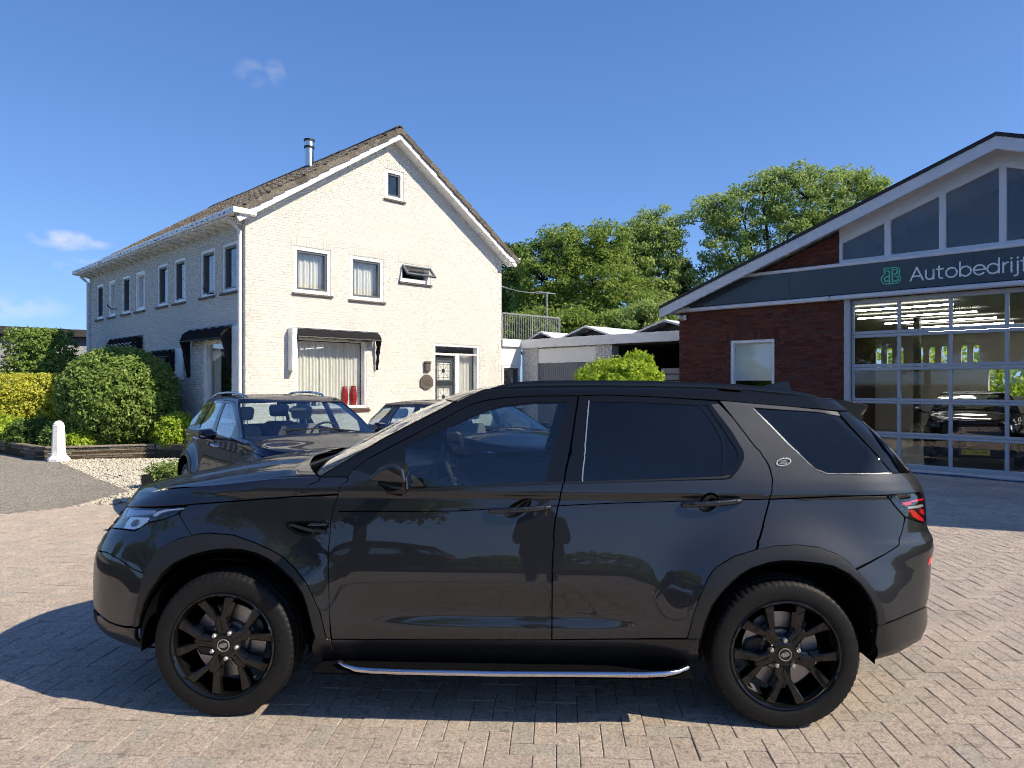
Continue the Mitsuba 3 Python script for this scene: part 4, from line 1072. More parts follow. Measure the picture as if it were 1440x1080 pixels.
def ring(s, z):
    """A point of the near half of the body at the plan position s (0 to SS along the side; the corners beyond) and the height z."""
    s, z = np.broadcast_arrays(np.asarray(s, float), np.asarray(z, float))
    f0, r0 = UF(z), WB + UR(z)
    lr = LR - .27 * sstep(1.12, 1.32, z)
    th = np.clip(np.where(s < 0, 1 + s / SF, np.where(s > SS, 1 - (s - SS) / SR, 1)), 0, 1) * np.pi / 2
    c, n = np.abs(np.cos(th)), np.sin(th)
    uf = f0 + LC * (1 - c ** (2 / 2.1))
    ur = r0 - lr * (1 - c ** (2 / 2.1))
    um = (f0 + LC) + (r0 - lr - f0 - LC) * np.clip(s / SS, 0, 1)
    u = np.where(s < 0, uf, np.where(s > SS, ur, um))
    hb = VC - v_side(u, z)
    b = hb * n ** np.where(s < 0, 2 / 3.6, 2 / 4.4)
    return np.stack([u, VC - b, z], -1)

def to_world(p):
    p = np.asarray(p, float)
    return CAR_O + p[..., :1] * CAR_E1 + p[..., 1:2] * CAR_E2 + p[..., 2:] * np.array([0, 0, 1.0])

# panel outlines on the near side: (plan position s, height z) in metres
PANEL = {
    'front_fender': [(-0.239, 1.022), (-0.231, 1.03), (0.154, 1.067), (0.246, 1.076), (0.448, 1.087), (0.499, 1.045), (0.547, 1), (0.588, 0.924), (0.667, 0.745), (0.679, 0.689), (0.687, 0.633), (0.7, 0.46), (0.703, 0.399), (0.688, 0.4), (0.675, 0.465), (0.659, 0.528), (0.626, 0.601), (0.587, 0.676), (0.529, 0.74), (0.456, 0.792), (0.373, 0.83), (0.279, 0.863), (0.154, 0.897), (0.033, 0.904), (-0.009, 0.899), (-0.042, 0.89), (-0.21, 0.983)],
    'front_door_lower': [(0.447, 1.092), (0.372, 1.143), (0.35, 1.178), (0.372, 1.213), (0.424, 1.202), (0.553, 1.159), (0.748, 1.116), (1.508, 1.153), (1.533, 1.133), (1.606, 1.006), (1.618, 0.955), (1.629, 0.886), (1.637, 0.818), (1.654, 0.767), (1.663, 0.716), (1.671, 0.612), (1.677, 0.504), (1.677, 0.404), (0.847, 0.39), (0.756, 0.392), (0.711, 0.394), (0.706, 0.458), (0.698, 0.519), (0.69, 0.633), (0.683, 0.689), (0.671, 0.745), (0.592, 0.924), (0.552, 1), (0.503, 1.045)],
    'window_frame_front': [(0.372, 1.213), (0.435, 1.264), (0.534, 1.315), (0.71, 1.398), (1.007, 1.531), (1.131, 1.559), (1.252, 1.573), (1.451, 1.581), (1.666, 1.582), (1.611, 1.517), (1.563, 1.453), (1.49, 1.342), (1.467, 1.294), (1.473, 1.247), (1.488, 1.2), (1.508, 1.153), (0.748, 1.116), (0.553, 1.159), (0.424, 1.202)],
    'front_pane': [(0.727, 1.132), (0.638, 1.217), (0.624, 1.273), (0.623, 1.329), (1.033, 1.488), (1.118, 1.515), (1.215, 1.536), (1.394, 1.553), (1.582, 1.555), (1.527, 1.493), (1.478, 1.432), (1.398, 1.319), (1.385, 1.266), (1.404, 1.161), (1.07, 1.143)],
    'rear_door_lower': [(1.515, 1.153), (1.973, 1.167), (2.328, 1.173), (2.366, 1.18), (2.376, 1.223), (2.368, 1.277), (2.366, 1.307), (2.371, 1.351), (2.381, 1.396), (2.389, 1.492), (2.397, 1.54), (2.443, 1.543), (2.446, 1.47), (2.44, 1.419), (2.437, 1.368), (2.438, 1.325), (2.459, 1.283), (2.536, 1.22), (2.578, 1.177), (2.6, 1.131), (2.581, 1.079), (2.573, 1.017), (2.56, 0.957), (2.542, 0.907), (2.509, 0.857), (2.417, 0.824), (2.383, 0.799), (2.353, 0.772), (2.328, 0.722), (2.299, 0.64), (2.281, 0.567), (2.27, 0.503), (2.255, 0.443), (2.129, 0.426), (2.042, 0.417), (1.953, 0.413), (1.683, 0.405), (1.683, 0.505), (1.677, 0.613), (1.669, 0.718), (1.659, 0.769), (1.642, 0.82), (1.635, 0.887), (1.624, 0.955), (1.613, 1.006), (1.54, 1.133)],
    'window_frame_rear': [(1.676, 1.582), (1.825, 1.586), (2.106, 1.577), (2.446, 1.555), (2.443, 1.543), (2.397, 1.54), (2.389, 1.492), (2.381, 1.396), (2.371, 1.351), (2.366, 1.307), (2.368, 1.277), (2.376, 1.223), (2.366, 1.18), (2.328, 1.173), (1.973, 1.167), (1.515, 1.153), (1.493, 1.212), (1.478, 1.271), (1.495, 1.331), (1.524, 1.38), (1.556, 1.43), (1.592, 1.48), (1.632, 1.531)],
    'rear_pane': [(1.725, 1.557), (2.08, 1.55), (2.322, 1.537), (2.311, 1.446), (2.294, 1.369), (2.275, 1.338), (2.253, 1.289), (2.275, 1.241), (2.309, 1.193), (1.61, 1.166), (1.569, 1.261), (1.565, 1.309), (1.59, 1.358), (1.618, 1.407), (1.65, 1.456), (1.686, 1.506)],
    'rear_quarter_light': [(2.343, 1.539), (2.369, 1.539), (2.356, 1.483), (2.338, 1.369), (2.334, 1.31), (2.341, 1.25), (2.324, 1.195), (2.288, 1.243), (2.267, 1.292), (2.308, 1.372), (2.328, 1.449)],
    'quarter_panel': [(2.469, 1.558), (2.646, 1.542), (2.835, 1.527), (2.959, 1.514), (3.05, 1.507), (3.232, 1.5), (3.189, 1.479), (3.033, 1.49), (2.959, 1.501), (2.619, 1.524), (2.615, 1.441), (2.618, 1.393), (2.623, 1.345), (2.64, 1.299), (2.704, 1.253), (2.771, 1.221), (2.846, 1.2), (2.91, 1.199), (3.118, 1.201), (3.449, 1.198), (3.666, 1.191), (3.721, 1.154), (3.71, 1.098), (3.482, 1.107), (3.058, 1.104), (2.927, 1.102), (2.59, 1.086), (2.606, 1.132), (2.585, 1.177), (2.541, 1.223), (2.464, 1.286), (2.446, 1.329), (2.446, 1.372), (2.449, 1.422), (2.461, 1.516)],
    'quarter_lower': [(2.589, 1.079), (2.925, 1.093), (3.053, 1.096), (3.229, 1.096), (3.27, 1.05), (3.364, 0.989), (3.347, 0.956), (3.313, 0.91), (3.245, 0.866), (3.129, 0.831), (3.05, 0.811), (2.989, 0.791), (2.946, 0.771), (2.914, 0.801), (2.865, 0.836), (2.784, 0.869), (2.697, 0.88), (2.604, 0.875), (2.522, 0.858), (2.553, 0.908), (2.569, 0.957), (2.581, 1.017)],
    'quarter_pane': [(2.621, 1.518), (2.952, 1.496), (3.015, 1.487), (3.167, 1.479), (3.135, 1.434), (3.109, 1.389), (3.091, 1.346), (3.092, 1.3), (3.331, 1.207), (3.106, 1.208), (2.904, 1.206), (2.842, 1.209), (2.769, 1.228), (2.705, 1.26), (2.647, 1.305), (2.634, 1.352), (2.63, 1.4), (2.629, 1.448)],
    'rear_pillar': [(3.259, 1.5), (3.545, 1.5), (3.546, 1.465), (3.522, 1.422), (3.381, 1.367), (3.288, 1.314), (3.348, 1.259), (3.442, 1.202), (3.357, 1.204), (3.274, 1.24), (3.173, 1.276), (3.112, 1.311), (3.125, 1.346), (3.151, 1.391), (3.188, 1.436), (3.231, 1.483)],
    'tail_light': [(3.245, 1.099), (3.387, 1.103), (3.506, 1.101), (3.7, 1.092), (3.793, 1.062), (3.806, 0.999), (3.693, 0.94), (3.47, 0.974), (3.376, 0.996), (3.289, 1.05)],
    'rear_bumper': [(3.382, 0.987), (3.496, 0.964), (3.687, 0.932), (3.798, 0.889), (3.73, 0.865), (3.728, 0.788), (3.768, 0.717), (3.771, 0.649), (3.771, 0.6), (3.686, 0.539), (3.488, 0.542), (3.325, 0.536), (3.145, 0.521), (3.124, 0.578), (3.093, 0.622), (3.055, 0.665), (3, 0.714), (2.958, 0.763), (2.999, 0.783), (3.06, 0.804), (3.25, 0.861), (3.322, 0.908)],
    'rear_bumper_lower': [(3.089, 0.503), (3.197, 0.515), (3.326, 0.526), (3.492, 0.532), (3.698, 0.527), (3.777, 0.451), (3.663, 0.418), (3.475, 0.379), (3.362, 0.371), (3.278, 0.356), (3.187, 0.346), (3.142, 0.323), (3.077, 0.422)],
    'front_arch_trim': [(-0.239, 0.437), (-0.232, 0.482), (-0.195, 0.646), (-0.192, 0.701), (-0.177, 0.756), (-0.165, 0.813), (-0.131, 0.846), (-0.089, 0.868), (-0.043, 0.883), (-0.003, 0.893), (0.038, 0.898), (0.159, 0.891), (0.283, 0.857), (0.376, 0.824), (0.456, 0.787), (0.528, 0.735), (0.584, 0.671), (0.623, 0.596), (0.655, 0.525), (0.671, 0.463), (0.683, 0.398), (0.704, 0.394), (0.703, 0.334), (0.659, 0.263), (0.594, 0.286), (0.641, 0.411), (0.624, 0.482), (0.601, 0.568), (0.58, 0.626), (0.532, 0.688), (0.478, 0.736), (0.406, 0.781), (0.329, 0.812), (0.256, 0.829), (0.185, 0.833), (0.117, 0.827), (0.074, 0.816), (0.025, 0.798), (-0.031, 0.761), (-0.094, 0.701), (-0.119, 0.658), (-0.151, 0.615), (-0.19, 0.549), (-0.212, 0.487), (-0.219, 0.437)],
    'rear_arch_trim': [(2.258, 0.442), (2.273, 0.503), (2.283, 0.567), (2.302, 0.639), (2.331, 0.719), (2.357, 0.768), (2.417, 0.819), (2.515, 0.854), (2.601, 0.871), (2.694, 0.876), (2.781, 0.864), (2.864, 0.831), (2.913, 0.795), (2.957, 0.757), (2.997, 0.711), (3.049, 0.662), (3.088, 0.619), (3.117, 0.578), (3.137, 0.52), (3.088, 0.507), (3.072, 0.574), (3.043, 0.614), (2.999, 0.667), (2.968, 0.709), (2.921, 0.751), (2.853, 0.784), (2.786, 0.799), (2.684, 0.81), (2.625, 0.811), (2.565, 0.802), (2.5, 0.776), (2.456, 0.743), (2.422, 0.709), (2.381, 0.656), (2.349, 0.602), (2.329, 0.528), (2.309, 0.443)],
    'sill': [(0.71, 0.387), (0.795, 0.382), (0.884, 0.383), (1.68, 0.397), (1.908, 0.403), (2.043, 0.408), (2.087, 0.412), (2.258, 0.434), (2.306, 0.434), (2.306, 0.37), (2.361, 0.271), (2.255, 0.271), (2.067, 0.268), (1.693, 0.268), (0.956, 0.261), (0.661, 0.261)],
    'front_bumper': [(-0.777, 0.87), (-0.58, 0.883), (-0.453, 0.886), (-0.386, 0.931), (-0.286, 0.953), (-0.222, 0.984), (-0.044, 0.888), (-0.099, 0.873), (-0.139, 0.849), (-0.172, 0.816), (-0.197, 0.702), (-0.283, 0.713), (-0.374, 0.74), (-0.446, 0.755), (-0.601, 0.77), (-0.854, 0.75), (-0.842, 0.782), (-0.849, 0.815)],
    'front_bumper_cladding': [(-0.841, 0.744), (-0.596, 0.764), (-0.448, 0.75), (-0.376, 0.733), (-0.286, 0.708), (-0.197, 0.695), (-0.201, 0.644), (-0.237, 0.485), (-0.245, 0.438), (-0.313, 0.427), (-0.406, 0.423), (-0.5, 0.427), (-0.589, 0.442), (-0.705, 0.456), (-0.773, 0.485), (-0.797, 0.538), (-0.804, 0.594), (-0.832, 0.646), (-0.845, 0.702)],
    'front_bumper_lower': [(-0.659, 0.426), (-0.596, 0.429), (-0.51, 0.414), (-0.414, 0.411), (-0.321, 0.413), (-0.245, 0.425), (-0.255, 0.36), (-0.262, 0.292), (-0.40, 0.280), (-0.53, 0.283), (-0.620, 0.300), (-0.701, 0.325)],
    'headlight': [(-0.804, 0.979), (-0.632, 0.994), (-0.432, 1.005), (-0.245, 1.02), (-0.233, 0.998), (-0.25, 0.981), (-0.293, 0.96), (-0.395, 0.939), (-0.466, 0.894), (-0.608, 0.889), (-0.808, 0.874), (-0.81, 0.926)],
    'bonnet_side': [(-0.894, 0.979), (-0.67, 1.001), (-0.463, 1.016), (0.233, 1.084), (0.221, 1.115), (0.194, 1.145), (0.192, 1.174), (0.083, 1.174), (-0.005, 1.168), (-0.162, 1.15), (-0.321, 1.126), (-0.547, 1.1), (-0.718, 1.074), (-0.818, 1.05), (-0.899, 1.018), (-0.918, 0.993)],
    'scuttle_panel': [(0.239, 1.084), (0.21, 1.128), (0.204, 1.174), (0.342, 1.177), (0.366, 1.143), (0.435, 1.098)],
    'a_pillar': [(0.207, 1.178), (0.391, 1.292), (0.441, 1.32), (0.494, 1.349), (0.545, 1.374), (0.658, 1.425), (0.851, 1.507), (0.957, 1.554), (1.057, 1.593), (1.155, 1.619), (1.475, 1.627), (1.802, 1.629), (2.154, 1.626), (2.628, 1.617), (2.805, 1.596), (3.047, 1.577), (3.476, 1.562), (3.568, 1.505), (3.273, 1.509), (3.079, 1.515), (2.968, 1.521), (2.652, 1.546), (2.469, 1.564), (2.328, 1.57), (2.112, 1.583), (1.83, 1.592), (1.679, 1.588), (1.454, 1.587), (1.255, 1.579), (1.134, 1.566), (1.009, 1.536), (0.649, 1.375), (0.534, 1.321), (0.434, 1.269), (0.371, 1.219), (0.347, 1.182)],
}

CHROME = [(1.712, 1.562), (1.723, 1.562), (1.687, 1.516), (1.653, 1.470), (1.623, 1.425), (1.596, 1.380), (1.571, 1.335), (1.556, 1.291), (1.568, 1.247), (1.588, 1.203), (1.607, 1.160), (1.596, 1.160), (1.577, 1.203), (1.557, 1.247), (1.546, 1.291), (1.560, 1.335), (1.585, 1.380), (1.612, 1.425), (1.642, 1.470), (1.675, 1.516)]
SEALQ = [(2.613, 1.524), (2.620, 1.519), (2.622, 1.483), (2.626, 1.447), (2.627, 1.415), (2.629, 1.383), (2.632, 1.352), (2.638, 1.320), (2.659, 1.289), (2.704, 1.259), (2.768, 1.227), (2.841, 1.208), (2.905, 1.205), (2.943, 1.206), (2.981, 1.206), (3.030, 1.207), (3.095, 1.207), (3.167, 1.207), (3.246, 1.207), (3.335, 1.205), (3.350, 1.200), (3.260, 1.201), (3.180, 1.202), (3.107, 1.202), (3.041, 1.201), (2.988, 1.201), (2.948, 1.200), (2.909, 1.200), (2.846, 1.201), (2.769, 1.222), (2.702, 1.254), (2.655, 1.285), (2.629, 1.316), (2.622, 1.347), (2.618, 1.378), (2.616, 1.410), (2.614, 1.442), (2.613, 1.469), (2.613, 1.496)]
PANEL.update({
    'head_block': [(-0.627, 0.892), (-0.644, 0.922), (-0.637, 0.948), (-0.556, 0.954), (-0.434, 0.959), (-0.430, 0.936), (-0.456, 0.909), (-0.503, 0.896)],
    'head_upper': [(-0.767, 0.978), (-0.440, 1.000), (-0.428, 0.981), (-0.500, 0.969), (-0.623, 0.957), (-0.712, 0.945)],
    'head_line': [(-0.413, 0.971), (-0.400, 0.993), (-0.358, 1.005), (-0.249, 1.016), (-0.242, 1.013), (-0.333, 0.999), (-0.368, 0.985), (-0.388, 0.967)],
    'tail_a': [(3.369, 1.061), (3.477, 1.064), (3.472, 1.048), (3.407, 1.045), (3.378, 1.051)],
    'tail_b': [(3.483, 1.068), (3.715, 1.064), (3.720, 1.054), (3.479, 1.059)],
    'tail_silver': [(3.422, 1.038), (3.681, 1.035), (3.688, 1.024), (3.445, 1.028)],
    'tail_c': [(3.435, 1.020), (3.489, 1.021), (3.570, 0.993), (3.661, 0.965), (3.664, 0.951), (3.551, 0.969), (3.483, 0.989)],
    'tail_d': [(3.591, 1.023), (3.692, 1.007), (3.705, 0.977), (3.613, 0.999)],
    'vent': [(0.362, 0.947), (0.367, 0.957), (0.384, 0.961), (0.563, 0.966), (0.597, 0.897), (0.475, 0.892), (0.433, 0.902), (0.395, 0.921)],
    'chrome': CHROME,
    'seal_front': [(0.763, 1.121), (1.074, 1.140), (1.411, 1.159), (1.498, 1.161), (1.508, 1.153), (1.422, 1.151), (1.086, 1.133), (0.775, 1.113)],
    'seal_rear': [(1.508, 1.162), (1.603, 1.163), (1.969, 1.176), (2.315, 1.189), (2.339, 1.197), (2.356, 1.188), (2.324, 1.180), (1.972, 1.168), (1.611, 1.156), (1.518, 1.154)],
    'seal_quarter': SEALQ, 
})
CREASE = clampf(tab((.3, 1.0), (.561, 1.009), (1.12, 1.017), (1.292, 1.029), (1.546, 1.043), (1.767, 1.056), (2.176, 1.071), (2.449, 1.079), (2.589, 1.083), (2.926, 1.097), (3.229, 1.102)), .3, 3.229)

def surf(s, z, inset=0.0, crease=False):
    """Points and outward normals of the near half, moved inwards by inset."""
    e = .003
    P = ring(s, z)
    du = ring(s + e, z) - ring(s - e, z); dz = ring(s, z + e) - ring(s, z - e)
    def groove(s_, z_):
        d = z_ - CREASE(s_)
        w = sstep(.50, .62, s_) * (1 - sstep(3.18, 3.26, s_))
        return w * .0065 * np.exp(-(np.abs(d) / .0046) ** 2)
    N = np.cross(du, dz); N /= np.linalg.norm(N, axis=-1, keepdims=True) + 1e-12
    if crease:
        g0 = groove(s, z)
        gz = (groove(s, z + .001) - groove(s, z - .001)) / .002
        t = dz / (np.linalg.norm(dz, axis=-1, keepdims=True) + 1e-12)
        P = P - N * g0[..., None]
        N = N + t * gz[..., None]; N /= np.linalg.norm(N, axis=-1, keepdims=True)
    return P - N * np.asarray(inset)[..., None] if np.ndim(inset) else P - N * inset, N

def to_shape(V, F, N):
    """A ply entry with its own normals."""
    path = meshkit.write_ply((V, F), True, normals=N)
    return {'type': 'ply', 'filename': path, 'face_normals': False}

def poly_of(name): return name if hasattr(name, 'geom_type') else sg.Polygon(PANEL[name])

def panel(poly, inset=0.0, h=.022, lip=.014, crease=False):
    poly = poly_of(poly)
    if crease:      # the shut-line-like groove along the flank
        xs = np.linspace(.565, 3.2, 120)
        poly = poly.difference(sg.LineString(np.stack([xs, CREASE(xs)], 1)).buffer(.0026, cap_style=2)); crease = False
    if poly.geom_type != 'Polygon':
        ms = [panel(g, inset, h, lip) for g in poly.geoms if g.area > 1e-4]
        at = np.cumsum([0] + [len(m[0]) for m in ms])
        return np.vstack([m[0] for m in ms]), np.vstack([m[1] + a for m, a in zip(ms, at)]), np.vstack([m[2] for m in ms])
    def dens(c):
        c = np.asarray(c)[:-1]; out = []
        for a, b in zip(c, np.roll(c, -1, 0)):
            n = max(1, int(np.ceil(np.hypot(*(b - a)) / (h * .8)))); out += [a + (b - a) * k / n for k in range(n)]
        return np.array(out)
    if not poly.exterior.is_ccw: poly = sg.polygon.orient(poly)
    loops = [dens(poly.exterior.coords)] + [dens(i.coords) for i in poly.interiors]
    x0, y0, x1, y1 = poly.bounds
    X, Y = np.meshgrid(np.arange(x0, x1, h), np.arange(y0, y1, h)); X = X + (np.arange(X.shape[0])[:, None] % 2) * h / 2
    G = np.stack([X.ravel(), Y.ravel()], 1)
    if crease:
        G = G[np.abs(G[:, 1] - CREASE(G[:, 0])) > .026]
        xs = np.arange(x0, x1, .014)
        G = np.vstack([G] + [np.stack([xs, CREASE(xs) + o], 1) for o in (-.020, -.013, -.009, -.006, -.003, 0, .003, .006, .010, .015, .021)])
    inner = poly.buffer(-h * .35)
    G = G[shapely.contains_xy(inner, G[:, 0], G[:, 1])] if not inner.is_empty else G[:0]
    pts = np.vstack(loops + [G])
    tri = Delaunay(pts + np.random.default_rng(1).normal(0, 1e-5, pts.shape)).simplices
    c = pts[tri].mean(1)
    tri = tri[shapely.contains_xy(poly.buffer(1e-5), c[:, 0], c[:, 1])]
    a = pts[tri]; area = np.cross(a[:, 1] - a[:, 0], a[:, 2] - a[:, 0])
    tri = tri[np.abs(area) > 1e-9]; area = area[np.abs(area) > 1e-9]
    tri = np.where((area < 0)[:, None], tri[:, ::-1], tri)
    P, N = surf(pts[:, 0], pts[:, 1], inset, crease)
    V, Ns, F = [P], [N], [tri]
    n, at = len(P), 0
    for L in loops:
        k = len(L); i = np.arange(at, at + k); j = np.roll(i, -1)
        e = P[j] - P[i]; side = np.cross(e, N[i]); side /= np.linalg.norm(side, axis=1, keepdims=True) + 1e-12
        b = N[i] * .6 + side * .8
        V += [P[i] - N[i] * .0 + 0, P[i] - N[i] * lip]; Ns += [b, side]
        q = np.arange(k); r = np.roll(q, -1)
        F += [np.stack([n + q, n + k + q, n + k + r], 1), np.stack([n + q, n + k + r, n + r], 1)]
        n += 2 * k; at += k
    return np.vstack(V), np.vstack(F), np.vstack(Ns)

MIR = np.diag([1.0, -1.0, 1.0])
class Frame:
    """Where a car stands: rotation (columns along, across, up), origin, scale."""
    def __init__(self, o, e1, e2, scale=(1, 1, 1)):
        self.R = np.stack([np.asarray(e1, float), np.asarray(e2, float), np.array([0, 0, 1.0])], 1) * np.asarray(scale, float)
        self.o = np.asarray(o, float); self.Ri = np.linalg.inv(self.R).T
    def p(self, v): return v @ self.R.T + self.o
    def n(self, v):
        v = v @ self.Ri.T; return v / (np.linalg.norm(v, axis=1, keepdims=True) + 1e-12)

class Builder:
    def __init__(self, key, frame): self.key, self.f = key, frame
    def raw(self, name, V, F, N, bsdf, mirror=False):
        k = numbered(f'{self.key}__{name}')
        if mirror: V = V * [1, -1, 1] + [0, 2 * VC, 0]; N = N * [1, -1, 1]; F = F[:, ::-1]
        scene[k] = {**to_shape(self.f.p(V), F, self.f.n(N)), 'bsdf': {'type': 'ref', 'id': bsdf}}
        return k
    def panel(self, name, poly, bsdf, both=True, child='', **kw):
        """child: the sub-part's name under a thing's part; both: the far side gets the mirrored copy."""
        m = panel(poly, **kw)
        k = self.raw(name, *m, bsdf)
        if both: self.raw(name, *m, bsdf, True)
        return k
    def mesh(self, name, mesh, bsdf, smooth=35, mirror=False):
        """mirror: False, 'both' or True."""
        m = mesh.copy()
        if mirror is not True: self._put(name, m, bsdf, smooth)
        if mirror:
            m = mesh.copy(); m.vertices = m.vertices * [1, -1, 1] + [0, 2 * VC, 0]; m.invert(); self._put(name, m, bsdf, smooth)
    def _put(self, name, m, bsdf, smooth):
        m = m.copy(); m.vertices = self.f.p(np.asarray(m.vertices))
        k = numbered(f'{self.key}__{name}'); scene[k] = mikit.ply(m, bsdf, smooth=smooth); return k

def strip(E, C, nq=28, pw=2.2, rows=None, inset=0.0):
    """A surface across the car from the near edge E through the middle line C to the mirrored far edge."""
    E, C = np.asarray(E, float), np.asarray(C, float)
    t = np.linspace(0, 1, len(E)); rows = rows or 60
    tt = np.linspace(0, 1, rows)
    Ei = np.stack([PchipInterpolator(t, E[:, k])(tt) for k in range(3)], 1); Ci = np.stack([PchipInterpolator(t, C[:, k])(tt) for k in range(3)], 1)
    q = np.sin(np.linspace(-1, 1, nq + 1) * np.pi / 2)
    k = 1 - np.abs(q) ** pw
    u = Ei[:, None, 0] + (Ci - Ei)[:, None, 0] * k
    z = Ei[:, None, 2] + (Ci - Ei)[:, None, 2] * k
    v = VC + (VC - Ei[:, None, 1]) * q
    V = np.stack([u, v, z], -1).reshape(-1, 3); w = nq + 1
    F = np.array([x for i in range(rows - 1) for j in range(nq) for x in ([i * w + j, (i + 1) * w + j, (i + 1) * w + j + 1], [i * w + j, (i + 1) * w + j + 1, i * w + j + 1])])
    m = trimesh.Trimesh(V, F, process=False)
    n = np.array(m.vertex_normals)
    if n[:, 2].mean() < 0: F = F[:, ::-1]; n = -n
    return V - n * inset, F, n

def edge(pts):
    a = np.array(pts, float); return ring(a[:, 0], a[:, 1])
GLASS_EDGE = [(.206, 1.18), (.267, 1.218), (.368, 1.279), (.494, 1.351), (.597, 1.399), (.721, 1.453), (.851, 1.507), (.957, 1.555)]
ROOF_EDGE = [(.957, 1.555), (1.051, 1.589), (1.155, 1.62), (1.236, 1.622), (1.475, 1.629), (1.803, 1.631), (2.155, 1.627), (2.494, 1.621), (2.696, 1.609), (2.808, 1.598), (2.959, 1.585), (3.26, 1.566), (3.514, 1.560)]
BONNET_EDGE = [(-.90, .985), (-.80, 1.045), (-.718, 1.074), (-.547, 1.10), (-.321, 1.126), (-.162, 1.15), (-.005, 1.168), (.083, 1.174), (.192, 1.175)]

# ---------------------------------------------------------------- car materials
def c_tyre(p, n, uv):
    return mi.Color3f(.0085, .0085, .009) * (.8 + .5 * noise(p.x * 90, p.y * 90, p.z * 90))
def paint(key, base, flake, w=.38, rough=.36, ior=1.58):
    mat(key, type='twosided', bsdf={'type': 'blendbsdf', 'weight': w, 'a': {'type': 'plastic', 'diffuse_reflectance': rgb(*base), 'int_ior': ior, 'nonlinear': True},
                                    'b': {'type': 'principled', 'base_color': rgb(*flake), 'metallic': 1.0, 'roughness': rough}})
paint('m_paint', (.008, .0085, .010), (.118, .122, .134), .26, .50, 1.55)
paint('m_paint_blue', (.004, .006, .014), (.035, .042, .075), .30)
paint('m_paint_black', (.008, .009, .014), (.03, .035, .055), .25)
mat('m_gloss_black', type='twosided', bsdf={'type': 'plastic', 'diffuse_reflectance': rgb(.006), 'int_ior': 1.5})
plastic('m_trim_black', (.012, .012, .013), .40, .45)
plastic('m_cladding', (.016, .016, .017), .22, .5)
plastic('m_rubber', proc(c_tyre), .6, .25)
plastic('m_interior', (.020, .020, .022), .6, .4)
plastic('m_interior_pale', (.22, .21, .20), .7, .3)
mat('m_car_glass', type='thindielectric', int_ior=1.52, specular_transmittance=rgb(.76, .82, .83))
mat('m_privacy', type='blendbsdf', weight=.5, a={'type': 'thindielectric', 'int_ior': 1.52, 'specular_transmittance': rgb(.04, .045, .05)},
    b={'type': 'twosided', 'bsdf': {'type': 'plastic', 'diffuse_reflectance': rgb(.003, .003, .0035), 'int_ior': 1.6}})
mat('m_screen', type='thindielectric', int_ior=1.55, specular_transmittance=rgb(.74, .84, .84))
mat('m_clear', type='thindielectric', int_ior=1.5)
mat('m_chrome', type='twosided', bsdf={'type': 'roughconductor', 'material': 'Cr', 'alpha': .06})
mat('m_rim', type='twosided', bsdf={'type': 'plastic', 'diffuse_reflectance': rgb(.005), 'int_ior': 1.52})
plastic('m_disc', (.30, .30, .31), .35, .5, metallic=1.0)
plastic('m_nut', (.55, .55, .56), .3, .5, metallic=.8)
plastic('m_red_light', (.48, .012, .02), .08, .6)
plastic('m_silver_light', (.55, .58, .62), .15, .6, metallic=.6)
plastic('m_lamp_grey', (.20, .25, .32), .15, .6, metallic=.7)
plastic('m_yellow', (.80, .56, .02), .4)
diffuse('m_ink', (.012, .012, .012))
plastic('m_badge_green', (.010, .022, .016), .2)

# ---------------------------------------------------------------- wheels
def tyre_mesh(r=.358, rb=.255, w=.235):
    prof = [(.030, rb - .012), (.016, rb - .004), (.010, rb + .003), (.005, rb + .010), (.000, rb + .028), (.000, rb + .050), (.004, r - .026), (.012, r - .014), (.024, r - .006), (.040, r - .002), (.058, r - .001), (.060, r - .008), (.068, r - .008), (.070, r), (.100, r + .001), (.102, r - .008), (.112, r - .008), (.114, r + .001),
            (w / 2 + .006, r + .001)]
    prof = prof + [(w - y, rr) for y, rr in prof[::-1]]
    n = 280; a = np.arange(n) * 2 * np.pi / n
    V, k = [], len(prof)
    for i in range(n):
        for j, (y, rr) in enumerate(prof):
            g = 0
            if 7 <= j <= 10 or k - 11 <= j <= k - 8: g = .0035 if i % 4 == 0 else 0
            elif 13 <= j <= 14: g = .004 if i % 8 == 2 else 0
            V.append(((rr - g) * math.cos(a[i]), y, (rr - g) * math.sin(a[i])))
    F = [t for i in range(n) for j in range(k - 1) for t in _q(i * k + j, i * k + j + 1, ((i + 1) % n) * k + j + 1, ((i + 1) % n) * k + j)]
    return trimesh.Trimesh(np.array(V), np.array(F), process=False)
def revolve_y(prof, n=96):
    a = np.arange(n) * 2 * np.pi / n; k = len(prof)
    V = np.array([(rr * math.cos(t), y, rr * math.sin(t)) for t in a for y, rr in prof])
    F = [t for i in range(n) for j in range(k - 1) for t in _q(i * k + j, i * k + j + 1, ((i + 1) % n) * k + j + 1, ((i + 1) % n) * k + j)]
    return trimesh.Trimesh(V, np.array(F), process=False)
def prism_r(pts, y0s, y1, bevel=.006):
    """A spoke bar: outline pts in the wheel plane with its own face depth y0 at each point, back at y1, bevelled."""
    pts = np.asarray(pts, float); c = pts.mean(0)
    inn = c + (pts - c) * (1 - bevel / (np.linalg.norm(pts - c, axis=1, keepdims=True) + 1e-9) * 1.6)
    V = [(x, y, z) for (x, z), y in zip(inn, y0s)] + [(x, y + bevel, z) for (x, z), y in zip(pts, y0s)] + [(x, y1, z) for x, z in pts]
    n = len(pts)
    F = [t for i in range(n) for t in _q(i, (i + 1) % n, n + (i + 1) % n, n + i)] + [t for i in range(n) for t in _q(n + i, n + (i + 1) % n, 2 * n + (i + 1) % n, 2 * n + i)] + [[0, i, i + 1] for i in range(1, n - 1)]
    return trimesh.Trimesh(np.array(V), np.array(F)[:, ::-1], process=False)
